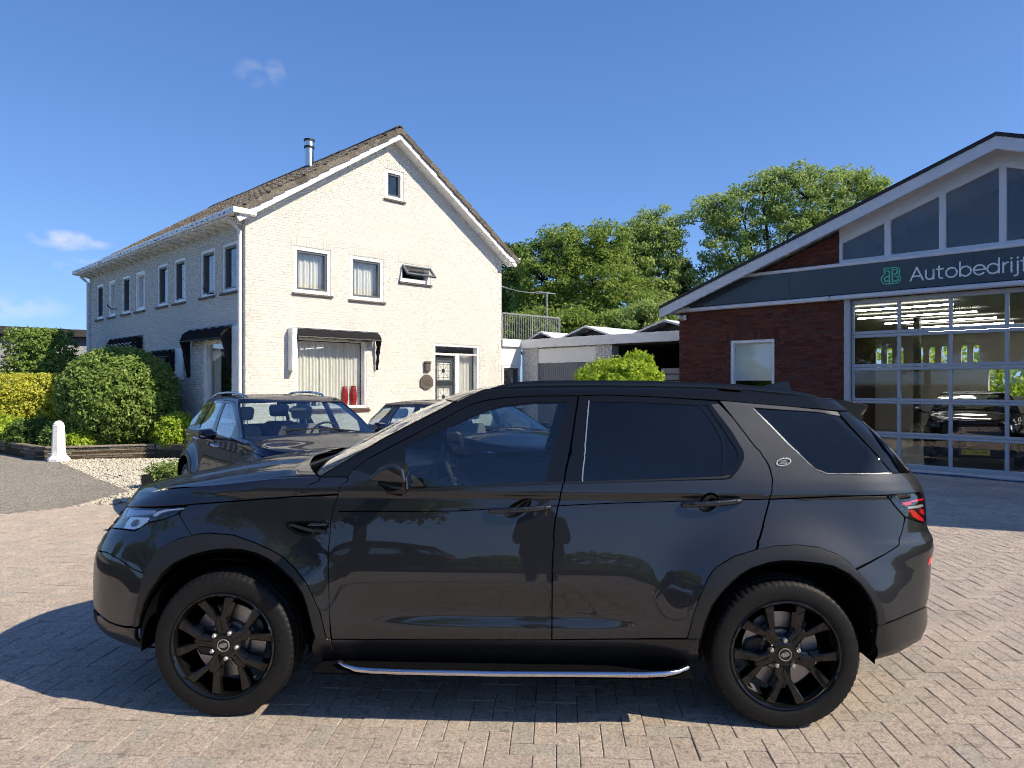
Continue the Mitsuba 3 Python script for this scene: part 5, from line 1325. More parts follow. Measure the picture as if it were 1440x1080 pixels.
def rim_mesh(R_=.259):
    ms = [revolve_y([(.004, R_ - .008), (.000, R_ - .002), (.004, R_ + .002), (.014, R_ + .001), (.02, R_ - .004)]),
          revolve_y([(.004, R_ - .008), (.018, R_ - .017), (.030, R_ - .022), (.07, R_ - .026), (.19, R_ - .022)])]
    def pol(r, a): return (r * math.cos(a), r * math.sin(a))
    for k in range(5):
        a = math.radians(90 + 72 * k + 6)
        ms.append(prism_r([pol(.046, a - .62), pol(.046, a + .62), pol(.085, a + .34), pol(.135, a + .22), pol(.150, a + .16), pol(.150, a - .16), pol(.135, a - .22), pol(.085, a - .34)],
                          [.032, .032, .024, .017, .016, .016, .017, .024], .072, .006))
        for s in (-1, 1):
            ms.append(prism_r([pol(.128, a + s * .03), pol(.128, a + s * .26), pol(.180, a + s * .345), pol(R_ - .012, a + s * .405), pol(R_ - .012, a + s * .215), pol(.180, a + s * .12)],
                              [.016, .018, .014, .014, .013, .012], .072, .005))
        ms.append(prism_r([pol(.07, a - .07), pol(.07, a + .07), pol(.150, a + .035), pol(.150, a - .035)], [.020, .020, .0135, .0135], .03, .003))
    ms.append(revolve_y([(.026, .001), (.026, .040), (.030, .058), (.040, .078), (.09, .084)], 60))
    return merge(ms)
WHEELS = {}
def wheel(b, name, u, rim='m_rim', spin=0.0, side=False, v0=0.0):
    """Built once; each copy is only moved."""
    if 'tyre' not in WHEELS:
        WHEELS['tyre'] = tyre_mesh()
        WHEELS['rim'] = rim_mesh()
        WHEELS['disc'] = merge([revolve_y([(.105, .10), (.100, .108), (.100, .182), (.124, .182), (.124, .10)], 72), revolve_y([(.085, .001), (.085, .098), (.12, .10)], 48)])
        cal = [prism_r([(-.075 + .0, .095), (-.06, .06), (.06, .06), (.075, .095), (.06, .16), (0, .192), (-.06, .16)], [.085] * 7, .135, .008)]
        WHEELS['caliper'] = merge(cal)
        nuts = []
        for k in range(5):
            a = math.radians(90 + 72 * k + 6 + 36)
            m = revolve_y([(.010, .001), (.010, .0085), (.013, .0108), (.03, .0108)], 6); m.apply_translation((.066 * math.cos(a), 0, .066 * math.sin(a))); nuts.append(m)
        WHEELS['nuts'] = nuts
        WHEELS['cap'] = revolve_y([(.016, .0005), (.016, .026), (.020, .031), (.03, .032)], 48)
        WHEELS['ring'] = revolve_y([(.0165, .0265), (.0135, .0275), (.0135, .0300), (.018, .0312)], 48)
        el = sg.Point(0, 0).buffer(1, 24)
        e = affinity.rotate(affinity.scale(el, .0195, .0105), 14).difference(affinity.rotate(affinity.scale(el, .0160, .0078), 14))
        bar = affinity.rotate(unary_union([sg.box(-.0125, .0008, .0115, .0042), sg.box(-.0115, -.0045, .0125, -.0010)]), 14)
        m = extrude(unary_union([e, bar]), 0, .0015); WHEELS['emblem'] = trimesh.Trimesh(np.stack([m.vertices[:, 0], .0155 - m.vertices[:, 2], m.vertices[:, 1]], 1), m.faces, process=False)
    ca, sa = math.cos(math.radians(spin)), math.sin(math.radians(spin))
    def put(m, rot=True):
        m = m.copy(); v = m.vertices.copy()
        if rot: v = v @ np.array([[ca, 0, sa], [0, 1, 0], [-sa, 0, ca]])
        m.vertices = v + [u, v0, ZW]
        if side: m.vertices = m.vertices * [1, -1, 1] + [0, 2 * VC, 0]; m.invert()
        return m
    w = numbered(f'{b.key}__{name}')[len(b.key) + 2:]
    b._put(w + '__tyre', put(WHEELS['tyre']), 'm_rubber', 30)
    b._put(w + '__rim', put(WHEELS['rim']), rim, 30)
    b._put(w + '__brake_disc', put(WHEELS['disc']), 'm_disc', 30)
    b._put(w + '__caliper', put(WHEELS['caliper'].copy().apply_transform(trimesh.transformations.rotation_matrix(math.radians(-95), (0, 1, 0))), False), 'm_trim_black', 30)
    for m in WHEELS['nuts']: b._put(w + '__lug_nut', put(m), 'm_nut', 30)
    b._put(w + '__centre_cap', put(WHEELS['cap']), 'm_gloss_black', 30)
    b._put(w + '__centre_ring', put(WHEELS['ring']), 'm_nut', 30)
    b._put(w + '__emblem', put(WHEELS['emblem'], False), 'm_nut', False)
    return w

def ellipse_cut(c, rx, rz): return affinity.scale(sg.Point(*c).buffer(1, 20), rx, rz)

def rounded(points, r, sub=2):
    """The hull of spheres at the points: a rounded body."""
    s = trimesh.creation.icosphere(subdivisions=sub)
    r = np.broadcast_to(np.asarray(r, float), (len(points),))
    return hull(np.vstack([s.vertices * k + p for p, k in zip(np.asarray(points, float), r)]))

def seat(b, u, v, mat_='m_interior', w=.25, lean=.16, z=.62):
    s = numbered(b.key + '__seat')[len(b.key) + 2:]
    b.mesh(s + '__cushion', rounded([(u - .26, v - w + .07, z), (u - .26, v + w - .07, z), (u + .18, v - w + .07, z - .03), (u + .18, v + w - .07, z - .03)], .085), mat_)
    b.mesh(s + '__backrest', rounded([(u + .22, v - w + .06, z + .06), (u + .22, v + w - .06, z + .06), (u + .22 + lean, v - w + .09, z + .56), (u + .22 + lean, v + w - .09, z + .56)], .065), mat_)
    b.mesh(s + '__headrest', rounded([(u + .25 + lean, v - .09, z + .74), (u + .25 + lean, v + .09, z + .74), (u + .24 + lean, v - .10, z + .82), (u + .24 + lean, v + .10, z + .82)], .05), mat_)
    for d in (-.06, .06): b.mesh(s + '__headrest_post', tube([(u + .22 + lean, v + d, z + .58), (u + .25 + lean, v + d, z + .72)], .007, 6), 'm_nut')

def steering_wheel(b, u, v, z, r=.185, tilt=24):
    a = np.arange(40) * 2 * np.pi / 40
    p = np.stack([np.zeros(40), r * np.cos(a), r * np.sin(a)], 1)
    M = trimesh.transformations.rotation_matrix(math.radians(-tilt), (0, 1, 0)); M[:3, 3] = (u, v, z)
    ms = [tube(p, .015, 8, closed=True), rounded([(0, -.06, -.03), (0, .06, -.03), (0, -.05, .04), (0, .05, .04)], .025, 1)]
    for q in ((0, -r, 0), (0, r, 0), (0, 0, -r)): ms.append(tube([(0, 0, 0), q], .013, 6))
    ms.append(tube([(0, 0, 0), (-.25, 0, -.03)], .03, 8)); m = merge(ms); m.apply_transform(M)
    b.mesh('steering_wheel', m, 'm_interior')

def arch_cut(u0, r=.405): return sg.Point(u0, ZW).buffer(r, 40)

# ---------------------------------------------------------------- the dark grey car in the foreground
SUV = Builder('grey_suv', Frame(CAR_O, CAR_E1, CAR_E2))
tag('grey_suv', 'large dark grey five door off-road car seen from its side in the foreground', 'car')
b = SUV
PT = 'm_paint'
hf, hr = (1.405, 1.032), (2.297, 1.067)
cutf, cutr = ellipse_cut(hf, .049, .047), ellipse_cut(hr, .047, .048)
k = 'front_fender'; b.panel(k, poly_of(k).difference(sg.Polygon(PANEL['vent'])), PT)
b.panel('front_fender__air_vent', sg.Polygon(PANEL['vent']).buffer(-.002), 'm_gloss_black', inset=.016, lip=.004)
rimv = sg.Polygon(PANEL['vent']); rimv = rimv.buffer(-.0005).difference(rimv.buffer(-.008))
b.panel('front_fender__vent_rim', rimv, 'm_gloss_black', inset=-.002, h=.010)
b.panel('front_fender__vent_blade', [sg.LineString([(.385, .945), (.50, .915), (.585, .912)]).buffer(.006), ][0], 'm_trim_black', inset=.004, h=.01)
b.panel('front_door', poly_of('front_door_lower').difference(cutf), PT, crease=True)
b.panel('rear_door', poly_of('rear_door_lower').difference(cutr), PT, crease=True)
b.panel('quarter_panel', 'quarter_panel', PT)
b.panel('rear_wing', 'quarter_lower', PT)
for side, hc, cut, door in ((0, hf, cutf, 'front_door'), (0, hr, cutr, 'rear_door')):
    # the bowl behind the handle and the handle itself
    n, m_ = 28, 8
    a = np.arange(n) * 2 * np.pi / n
    rx, rz = (cut.bounds[2] - cut.bounds[0]) / 2, (cut.bounds[3] - cut.bounds[1]) / 2
    V = []
    for j in range(m_):
        t = j / (m_ - 1); rr = math.cos(t * 1.45); dp = .030 * math.sin(t * 1.45) ** 1.2
        P, N = surf(hc[0] + rx * 1.02 * rr * np.cos(a), hc[1] + rz * 1.02 * rr * np.sin(a), .001 + dp); V.append(P)
    F = np.array([q for j in range(m_ - 1) for i in range(n) for q in _q(j * n + i, j * n + (i + 1) % n, (j + 1) * n + (i + 1) % n, (j + 1) * n + i)])
    bowl = trimesh.Trimesh(np.vstack(V), F, process=False)
    b.mesh(door + '__handle_bowl', bowl, 'm_gloss_black', 60, 'both')
    ends = ring(np.array([hc[0] - .120, hc[0] + .143]), np.array([hc[1] - .011, hc[1] + .008]))
    d = ends[1] - ends[0]
    pts = [ends[0] + d * f + [0, -.034 * (math.sin(math.pi * min(max(f, .02), .98)) ** .45), 0] for f in (0, .06, .2, .4, .6, .8, .94, 1)]
    body = [rounded([p_ + [0, 0, .004], p_ - [0, 0, .004], q_ + [0, 0, .004], q_ - [0, 0, .004]], [.009, .009, .010, .010], 1) for p_, q_ in zip(pts[:-2], pts[1:-1])]
    b.mesh(door + '__handle', merge(body), PT, 50, 'both')
    b.mesh(door + '__handle_end', rounded([pts[-2], pts[-1]], [.0135, .012], 2), PT, 50, 'both')
for nm, fr_, pane, mt in (('front_door', 'window_frame_front', 'front_pane', 'm_car_glass'), ('rear_door', 'window_frame_rear', None, None)):
    fp = poly_of(fr_)
    if pane: fp = fp.difference(poly_of(pane))
    else: fp = fp.difference(poly_of('rear_pane')).difference(poly_of('rear_quarter_light'))
    b.panel(nm + '__window_frame', fp, 'm_gloss_black', h=.018, inset=.001)
b.panel('front_door__window', poly_of('front_pane').buffer(.003), 'm_car_glass', inset=.006, lip=.001, h=.03)
b.panel('rear_door__window', poly_of('rear_pane').buffer(.003), 'm_privacy', inset=.006, lip=.001, h=.03)
b.panel('rear_door__quarter_light', poly_of('rear_quarter_light').buffer(.003), 'm_privacy', inset=.006, lip=.001)
b.panel('front_door__window_seal', 'seal_front', 'm_trim_black', inset=-.004, h=.012)
b.panel('rear_door__window_seal', 'seal_rear', 'm_trim_black', inset=-.004, h=.012)
b.panel('rear_door__pillar_strip', sg.Polygon(CHROME).buffer(-.0022), 'm_nut', inset=-.002, h=.012)
b.panel('quarter_panel__window', poly_of('quarter_pane'), 'm_privacy', inset=.003, lip=.001, h=.03)
b.panel('quarter_panel__window_strip', poly_of('seal_quarter').buffer(-.0020), 'm_nut', inset=-.0015, h=.010)
b.panel('rear_pillar', 'rear_pillar', 'm_gloss_black', inset=.001)
b.panel('roof_pillar', 'a_pillar', 'm_gloss_black', inset=0)
b.panel('scuttle_panel', 'scuttle_panel', PT)
b.panel('front_bumper', 'front_bumper', PT)
b.panel('front_bumper__cladding', 'front_bumper_cladding', PT, inset=.002)
b.panel('front_bumper__lower_lip', 'front_bumper_lower', 'm_cladding', inset=.004)
b.panel('rear_bumper', 'rear_bumper', PT)
b.panel('rear_bumper__lower_lip', 'rear_bumper_lower', 'm_cladding', inset=-.002)
b.panel('rear_bumper__reflector', sg.Polygon([(3.62, .74), (3.76, .745), (3.76, .775), (3.63, .772)]), 'm_red_light', inset=-.002)
b.panel('wheel_arch_trim', 'front_arch_trim', 'm_trim_black', inset=-.008, lip=.03)
b.panel('wheel_arch_trim', 'rear_arch_trim', 'm_trim_black', inset=-.008, lip=.03)
b.panel('sill', 'sill', 'm_cladding', inset=.0)
# lights
b.panel('headlight__housing', 'headlight', 'm_gloss_black', inset=.022, lip=.004)
b.panel('headlight__lens', 'head_block', 'm_silver_light', inset=.012)
b.panel('headlight__reflector', 'head_upper', 'm_lamp_grey', inset=.012)
b.panel('headlight__light_guide', 'head_line', 'm_silver_light', inset=.008, h=.008)
b.panel('headlight__projector', ellipse_cut((-.53, .925), .035, .018), 'm_trim_black', inset=.007, h=.01)
b.panel('headlight__cover', 'headlight', 'm_clear', inset=.001, lip=.001)
b.panel('tail_light__housing', 'tail_light', 'm_gloss_black', inset=.020, lip=.004)
for p_, m_ in (('tail_a', 'm_red_light'), ('tail_b', 'm_red_light'), ('tail_c', 'm_red_light'), ('tail_d', 'm_red_light'), ('tail_silver', 'm_silver_light')):
    b.panel('tail_light__' + ('bar' if 'silver' in p_ else 'segment'), p_, m_, inset=.007, h=.012)
b.panel('tail_light__cover', 'tail_light', 'm_clear', inset=.001, lip=.001)
# bonnet
b.panel('bonnet', 'bonnet_side', PT)
BE = edge(BONNET_EDGE)
BC = np.array([(-.84, .92, .985), (-.825, .92, 1.035), (-.74, .92, 1.063), (-.60, .92, 1.092), (-.36, .92, 1.137), (-.16, .92, 1.178), (.01, .92, 1.208), (.11, .92, 1.218), (.235, .92, 1.224)])
BE[:2, 1] = np.minimum(BE[:2, 1], .40)
def bonnet():
    V, F, N = strip(BE, BC, 60, 2.4, 90)
    # raised flanks and a pair of long swages
    q = (V[:, 1] - VC) / .8
    w = sstep(-.62, -.35, V[:, 0]) * (1 - sstep(.22, .30, V[:, 0]))
    V[:, 2] += w * (.010 * np.exp(-((np.abs(q) - .86) / .10) ** 2) - .010 * np.exp(-((np.abs(q) - .62) / .13) ** 2) + .008 * np.exp(-((np.abs(q) - .36) / .10) ** 2))
    m = trimesh.Trimesh(V, F, process=False); return V, F, np.array(m.vertex_normals)
b.raw('bonnet', *bonnet(), PT)
# screen, roof
GE = edge(GLASS_EDGE)
GC = np.array([(.27, .92, 1.185), (.33, .92, 1.224), (.42, .92, 1.275), (.555, .92, 1.347), (.675, .92, 1.408), (.80, .92, 1.476), (.92, .92, 1.530), (1.0, .92, 1.566)])
b.raw('windscreen', *strip(GE, GC, 30, 2.3, 40, .004), 'm_screen')
RE = edge(ROOF_EDGE)
RC = np.array([(1.0, .92, 1.566), (1.09, .92, 1.595), (1.175, .92, 1.614), (1.30, .92, 1.640), (1.54, .92, 1.654), (1.85, .92, 1.660), (2.16, .92, 1.657), (2.46, .92, 1.648), (2.65, .92, 1.638), (2.76, .92, 1.630), (2.91, .92, 1.614), (3.06, .92, 1.596), (3.15, .92, 1.583)])
b.raw('roof', *strip(RE, RC, 40, 2.6, 80), 'm_gloss_black')
rl = [(1.30, 1.618), (1.36, 1.640), (1.49, 1.659), (1.85, 1.665), (2.158, 1.661), (2.444, 1.652), (2.615, 1.644), (2.887, 1.611), (3.03, 1.577)]
def rail():
    t = np.linspace(0, 1, 50); a = np.array(rl); tt = np.linspace(0, 1, len(a))
    u, zt = PchipInterpolator(tt, a[:, 0])(t), PchipInterpolator(tt, a[:, 1])(t)
    zb = np.interp(u, RE[:, 0], RE[:, 2]) + .002
    v = np.interp(u, RE[:, 0], RE[:, 1]) + .030
    sec = []
    for i in range(50):
        h = max(zt[i] - zb[i], .004)
        sec.append([(u[i], v[i] - .016, zb[i]), (u[i], v[i] - .017, zb[i] + h * .7), (u[i], v[i] - .010, zb[i] + h), (u[i], v[i] + .012, zb[i] + h), (u[i], v[i] + .020, zb[i] + h * .6), (u[i], v[i] + .020, zb[i])])
    V = np.array(sec).reshape(-1, 3)
    F = [q for i in range(49) for j in range(5) for q in _q(i * 6 + j, i * 6 + j + 1, (i + 1) * 6 + j + 1, (i + 1) * 6 + j)]
    return trimesh.Trimesh(V, np.array(F), process=False)
b.mesh('roof_rail', rail(), 'm_gloss_black', 40, 'both')
b.mesh('roof_rail__foot', hull([(u, v + dv, z) for u, z in ((2.50, 1.622), (2.62, 1.612), (2.60, 1.630), (2.55, 1.634)) for v in (.362,) for dv in (-.024, .01)]), 'm_trim_black', 30, 'both')
fin = hull([(2.86, .92, 1.605), (2.93, .905, 1.64), (2.93, .935, 1.64), (3.05, .905, 1.664), (3.05, .935, 1.664), (3.07, .90, 1.60), (3.07, .94, 1.60), (2.86, .90, 1.60), (2.86, .94, 1.60)])
b.mesh('antenna_fin', fin, 'm_gloss_black', 30)
# spoiler and tailgate
sp = np.array([(3.118, 1.566), (3.21, 1.556), (3.318, 1.536), (3.322, 1.522), (3.313, 1.505), (3.293, 1.478), (3.255, 1.470), (3.14, 1.50)])
def lofted(sec, v0, v1, nose=.0):
    vs = [v0, v0 + .03, VC, 2 * VC - v0 - .03, 2 * VC - v0]; n = len(sec)
    V = np.array([(u - (0.028 if i in (0, 4) else 0) * (u - 3.1) / .2 + (.03 if i == 2 else 0) * (u - 3.1) / .2, v, z + (.012 if i == 2 else 0)) for i, v in enumerate(vs) for u, z in sec])
    F = [q for i in range(4) for j in range(n) for q in _q(i * n + j, i * n + (j + 1) % n, (i + 1) * n + (j + 1) % n, (i + 1) * n + j)]
    F += [[0, j, j + 1] for j in range(1, n - 1)] + [[4 * n, 4 * n + j + 1, 4 * n + j] for j in range(1, n - 1)]
    return trimesh.Trimesh(V, np.array(F), process=False)
b.mesh('spoiler', lofted(sp, .43, 1.4), PT, 25)
b.mesh('spoiler__side_fin', hull([(u, v, z) for u, z in ((3.175, 1.487), (3.285, 1.477), (3.268, 1.432), (3.255, 1.428)) for v in (.425, .44)]), PT, 25, 'both')
TG = [(3.60, 1.50), (3.61, 1.42), (3.34, 1.315), (3.46, 1.205)]
b.panel('tailgate__window', sg.Polygon([(3.62, 1.488), (SS + SR, 1.488), (SS + SR, 1.18), (3.50, 1.20), (3.42, 1.31), (3.62, 1.40)]), 'm_privacy', inset=.004, h=.03)
b.panel('tailgate', sg.Polygon([(3.52, 1.19), (SS + SR, 1.17), (SS + SR, .70), (3.80, .70), (3.76, .78), (3.74, .95), (3.73, 1.07), (3.69, 1.105)]), PT, inset=.004, h=.03)
b.panel('rear_bumper', sg.Polygon([(3.70, .70), (3.79, .69), (SS + SR, .69), (SS + SR, .36), (3.55, .36), (3.60, .60)]), 'm_cladding', inset=.008, h=.04)
b.panel('grille', sg.Polygon([(-SF, .98), (-.93, .97), (-.86, .93), (-.92, .76), (-SF, .74)]), 'm_trim_black', inset=.012, h=.03)
for i in range(4):
    b.panel('grille__bar', sg.Polygon([(-SF, .79 + i * .045), (-.93, .79 + i * .045), (-.93, .812 + i * .045), (-SF, .812 + i * .045)]), 'm_gloss_black', inset=.002, h=.02)
b.panel('front_bumper', sg.Polygon([(-SF, .735), (-.98, .75), (-.92, .74), (-.90, .50), (-.98, .40), (-SF, .36)]), PT, inset=.006, h=.03)
b.panel('front_bumper__lower_lip', sg.Polygon([(-SF, .355), (-.99, .395), (-.86, .42), (-.80, .30), (-SF, .255)]), 'm_cladding', inset=.006, h=.03)
b.panel('bonnet__lip', sg.Polygon([(-SF, .985), (-.90, .985), (-.89, .965), (-SF, .975)]), PT, inset=.004, h=.02)
# dark shell behind the shut lines
shell = unary_union([sg.Polygon(v).buffer(.030) for k_, v in PANEL.items() if not k_.startswith(('head_', 'tail_a', 'tail_b', 'tail_c', 'tail_d', 'tail_s', 'seal', 'chrome'))]).buffer(.01).buffer(-.024)
for p_ in ('front_pane', 'rear_pane', 'rear_quarter_light', 'quarter_pane'): shell = shell.difference(poly_of(p_).buffer(-.004))
opening = []
for nm in ('front_arch_trim', 'rear_arch_trim'):
    e = sg.Polygon(PANEL[nm]).convex_hull.difference(sg.Polygon(PANEL[nm]).buffer(.004))
    opening.append(max(getattr(e, 'geoms', [e]), key=lambda g: g.area))
shell = shell.difference(unary_union([o.buffer(-.012) for o in opening])).difference(cutf.buffer(.004)).difference(cutr.buffer(.004)).difference(sg.Polygon(PANEL['vent']).buffer(.002))
for g in getattr(shell, 'geoms', [shell]):
    if g.area > .01: b.panel('inner_shell', g, 'm_black', inset=.017, h=.04, lip=.001)
b.panel('inner_shell', sg.Polygon([(3.03, .60), (3.06, .48), (3.07, .34), (3.16, .34), (3.16, .56), (3.12, .62)]), 'm_black', inset=.012, h=.03, lip=.001)
b.panel('inner_shell', sg.Polygon([(-.23, .44), (-.26, .30), (-.36, .30), (-.36, .46), (-.25, .48)]), 'm_black', inset=.014, h=.03, lip=.001)
# underbody, arch liners, cabin
um = [box(-.62, 3.28, .36, 1.48, .24, .36), box(.50, 2.24, .10, 1.74, .25, .40), box(.46, 2.9, .16, 1.68, .40, .44)]
um += [box(.40, .46, .14, 1.70, .36, 1.14), box(-.70, .40, .36, 1.48, .36, .92), box(2.30, 3.30, .36, 1.48, .36, .78)]
b.mesh('underbody', merge(um), 'm_black', False)
for u0 in (0, WB):
    a = np.linspace(-.10, math.pi + .10, 36); V = np.array([(u0 + .425 * math.cos(t), v, ZW + .425 * math.sin(t)) for v in (.025, .36) for t in a]); n = 36
    m = trimesh.Trimesh(V, np.array([q for i in range(n - 1) for q in _q(i, i + 1, n + i + 1, n + i)]), process=False)
    disc = trimesh.Trimesh([(u0 + .425 * math.cos(t), .36, ZW + .425 * math.sin(t)) for t in a], np.array([[0, i, i + 1] for i in range(1, n - 1)]), process=False)
    b.mesh('wheel_arch_liner', merge([m, disc]), 'm_black', False, 'both')
wheel(b, 'wheel', 0.0, spin=4); wheel(b, 'wheel', WB, spin=30); wheel(b, 'wheel', 0.0, spin=50, side=True); wheel(b, 'wheel', WB, spin=10, side=True)
def arc_text(text, u, r0, height, ang, out=-.0015, step=None):
    """Raised letters along a tyre's sidewall."""
    ms = []
    for i, ch in enumerate(text):
        if ch == ' ': continue
        m = meshkit.text_mesh(ch, height, .0025, bold=True); w_ = m.bounds[1][0]
        a = math.radians(ang) - i * (step or height * 1.05) / r0
        c, s_ = math.cos(a), math.sin(a)
        x, y = m.vertices[:, 0] - w_ / 2, m.vertices[:, 1]
        rr = r0 + y
        V = np.stack([u + rr * c + x * s_, np.full(len(x), out) - m.vertices[:, 2] + .0008, ZW + rr * s_ - x * c], 1)
        ms.append(trimesh.Trimesh(V, m.faces, process=False))
    return merge(ms)
b.mesh('wheel__tyre__lettering', arc_text('AXA UHP', 0.0, .272, .022, 14), 'm_rubber', False)
b.mesh('side_step', tube([(.58, .02, .278), (.62, -.02, .276), (.69, -.052, .274), (.767, -.062, .273), (.9, -.064, .271), (1.364, -.064, .270), (1.869, -.062, .276), (2.05, -.06, .277), (2.15, -.052, .279), (2.22, -.03, .282), (2.27, .01, .287)], .0145, 12), 'm_chrome', 50, 'both')
b.mesh('side_step__tread', bbox(.47, 2.29, -.052, .24, .246, .262, .006), 'm_black', False, 'both')
# wing mirrors
mp = [(.792, -.10, 1.215), (.800, -.185, 1.212), (.825, -.10, 1.245), (.832, -.20, 1.240), (.868, -.11, 1.262), (.872, -.215, 1.258), (.910, -.12, 1.268), (.912, -.225, 1.262), (.935, -.12, 1.255), (.937, -.23, 1.248), (.945, -.12, 1.212), (.946, -.235, 1.208)]
b.mesh('wing_mirror__cap', rounded(mp, .014, 2), PT, 60, 'both')
mp = [(.822, -.11, 1.185), (.826, -.185, 1.183), (.862, -.12, 1.155), (.870, -.21, 1.155), (.925, -.12, 1.143), (.930, -.22, 1.146), (.944, -.13, 1.150), (.944, -.233, 1.155), (.944, -.13, 1.20), (.944, -.233, 1.20)]
b.mesh('wing_mirror__base', rounded(mp, .012, 2), 'm_gloss_black', 60, 'both')
b.mesh('wing_mirror__indicator', rounded([(.835, -.198, 1.192), (.90, -.236, 1.176), (.943, -.248, 1.172)], .0045, 1), 'm_trim_black', 60, 'both')
b.mesh('wing_mirror__arm', rounded([(.80, .095, 1.14), (.90, .085, 1.15), (.86, -.12, 1.175), (.92, -.12, 1.165)], [.014, .014, .02, .02], 1), 'm_gloss_black', 50, 'both')
b.mesh('wing_mirror__glass', hull([(.964, v, z) for v, z in ((-.14, 1.165), (-.23, 1.168), (-.24, 1.225), (-.14, 1.245))] + [(.962, v, z) for v, z in ((-.14, 1.165), (-.23, 1.168), (-.24, 1.225), (-.14, 1.245))]), 'm_chrome', False, 'both')
# badge on the quarter panel
def on_surface(polys, inset, th, s0, z0):
    m = extrude(polys, 0, th); P, N = surf(s0 + m.vertices[:, 0], z0 + m.vertices[:, 1], inset); return trimesh.Trimesh(P + N * m.vertices[:, 2:3], m.faces, process=False)
el = sg.Point(0, 0).buffer(1, 30)
ov = affinity.scale(el, .036, .0195); ring_ = ov.difference(affinity.scale(el, .0315, .0155))
def flat_text(t, h):
    m = meshkit.text_mesh(t, h, .001); z0 = m.vertices[:, 2] < .0005
    return m
def text_on(t, h, s0, z0, inset):
    m = meshkit.text_mesh(t, h, .0012); w_ = m.bounds[1][0]
    P, N = surf(s0 + m.vertices[:, 0] - w_ / 2, z0 + m.vertices[:, 1], inset); return trimesh.Trimesh(P + N * m.vertices[:, 2:3], m.faces, process=False)
b.mesh('badge', on_surface(ov, 0, .003, 2.581, 1.256), 'm_badge_green', False)
b.mesh('badge__ring', on_surface(ring_, 0, .005, 2.581, 1.256), 'm_nut', False)
b.mesh('badge__lettering', merge([text_on('LAND', .0085, 2.578, 1.2578, -.003), text_on('ROVER', .0085, 2.584, 1.2462, -.003)]), 'm_nut', False)
b.mesh('front_fender__lettering', text_on('DISCOVERY', .011, .515, .938, .0145), 'm_nut', False, False)
# cabin
seat(b, 1.50, .52); seat(b, 1.50, 1.32); seat(b, 2.42, .52); seat(b, 2.42, 1.32)
dash = hull([(u, v, z) for u, z in ((.52, 1.10), (.62, 1.17), (.88, 1.16), (.95, 1.08), (.92, .80), (.52, .80)) for v in (.17, 1.67)])
b.mesh('dashboard', dash, 'm_interior', 30)
b.mesh('dashboard__hood', rounded([(.86, .38, 1.17), (.86, .66, 1.17), (.95, .40, 1.18), (.95, .64, 1.18)], .03), 'm_interior', 40)
b.mesh('dashboard__screen', bbox(.955, .97, .78, 1.04, 1.05, 1.17, .004), 'm_gloss_black', False)
steering_wheel(b, 1.10, .52, 1.13)
b.mesh('centre_console', rounded([(1.0, .92, .70), (1.0, .80, .70), (1.9, .92, .72), (1.9, .80, .72), (1.02, .92, .85), (1.02, .86, .85)], .06), 'm_interior', 40)
b.mesh('headlining', (lambda V, F, N: trimesh.Trimesh(V - N * .05, F, process=False))(*strip(RE, RC, 20, 2.6, 20)), 'm_interior_grey', 60)
for nm in ('front_door__trim', 'rear_door__trim'):
    src = 'front_door_lower' if 'front' in nm else 'rear_door_lower'
    b.panel(nm, poly_of(src).buffer(-.01), 'm_interior', inset=.07, h=.06, lip=.001)
b.mesh('rear_mirror', rounded([(.98, .84, 1.47), (.98, 1.00, 1.47)], .028), 'm_interior', 40)
b.mesh('wiper', merge([tube([(.30, .40, 1.20), (.42, .75, 1.245), (.40, 1.30, 1.25)], .010, 5), tube([(.30, 1.10, 1.20), (.38, 1.35, 1.235), (.42, 1.62, 1.225)], .010, 5)]), 'm_trim_black', 40)
cw = merge([hull([(.23, .13, 1.165), (.23, 1.71, 1.165), (.18, .92, 1.18), (.44, .13, 1.158), (.44, 1.71, 1.158), (.32, .92, 1.175), (.3, .5, 1.12), (.3, 1.3, 1.12)])])
b.mesh('scuttle_tray', cw, 'm_black', 30)

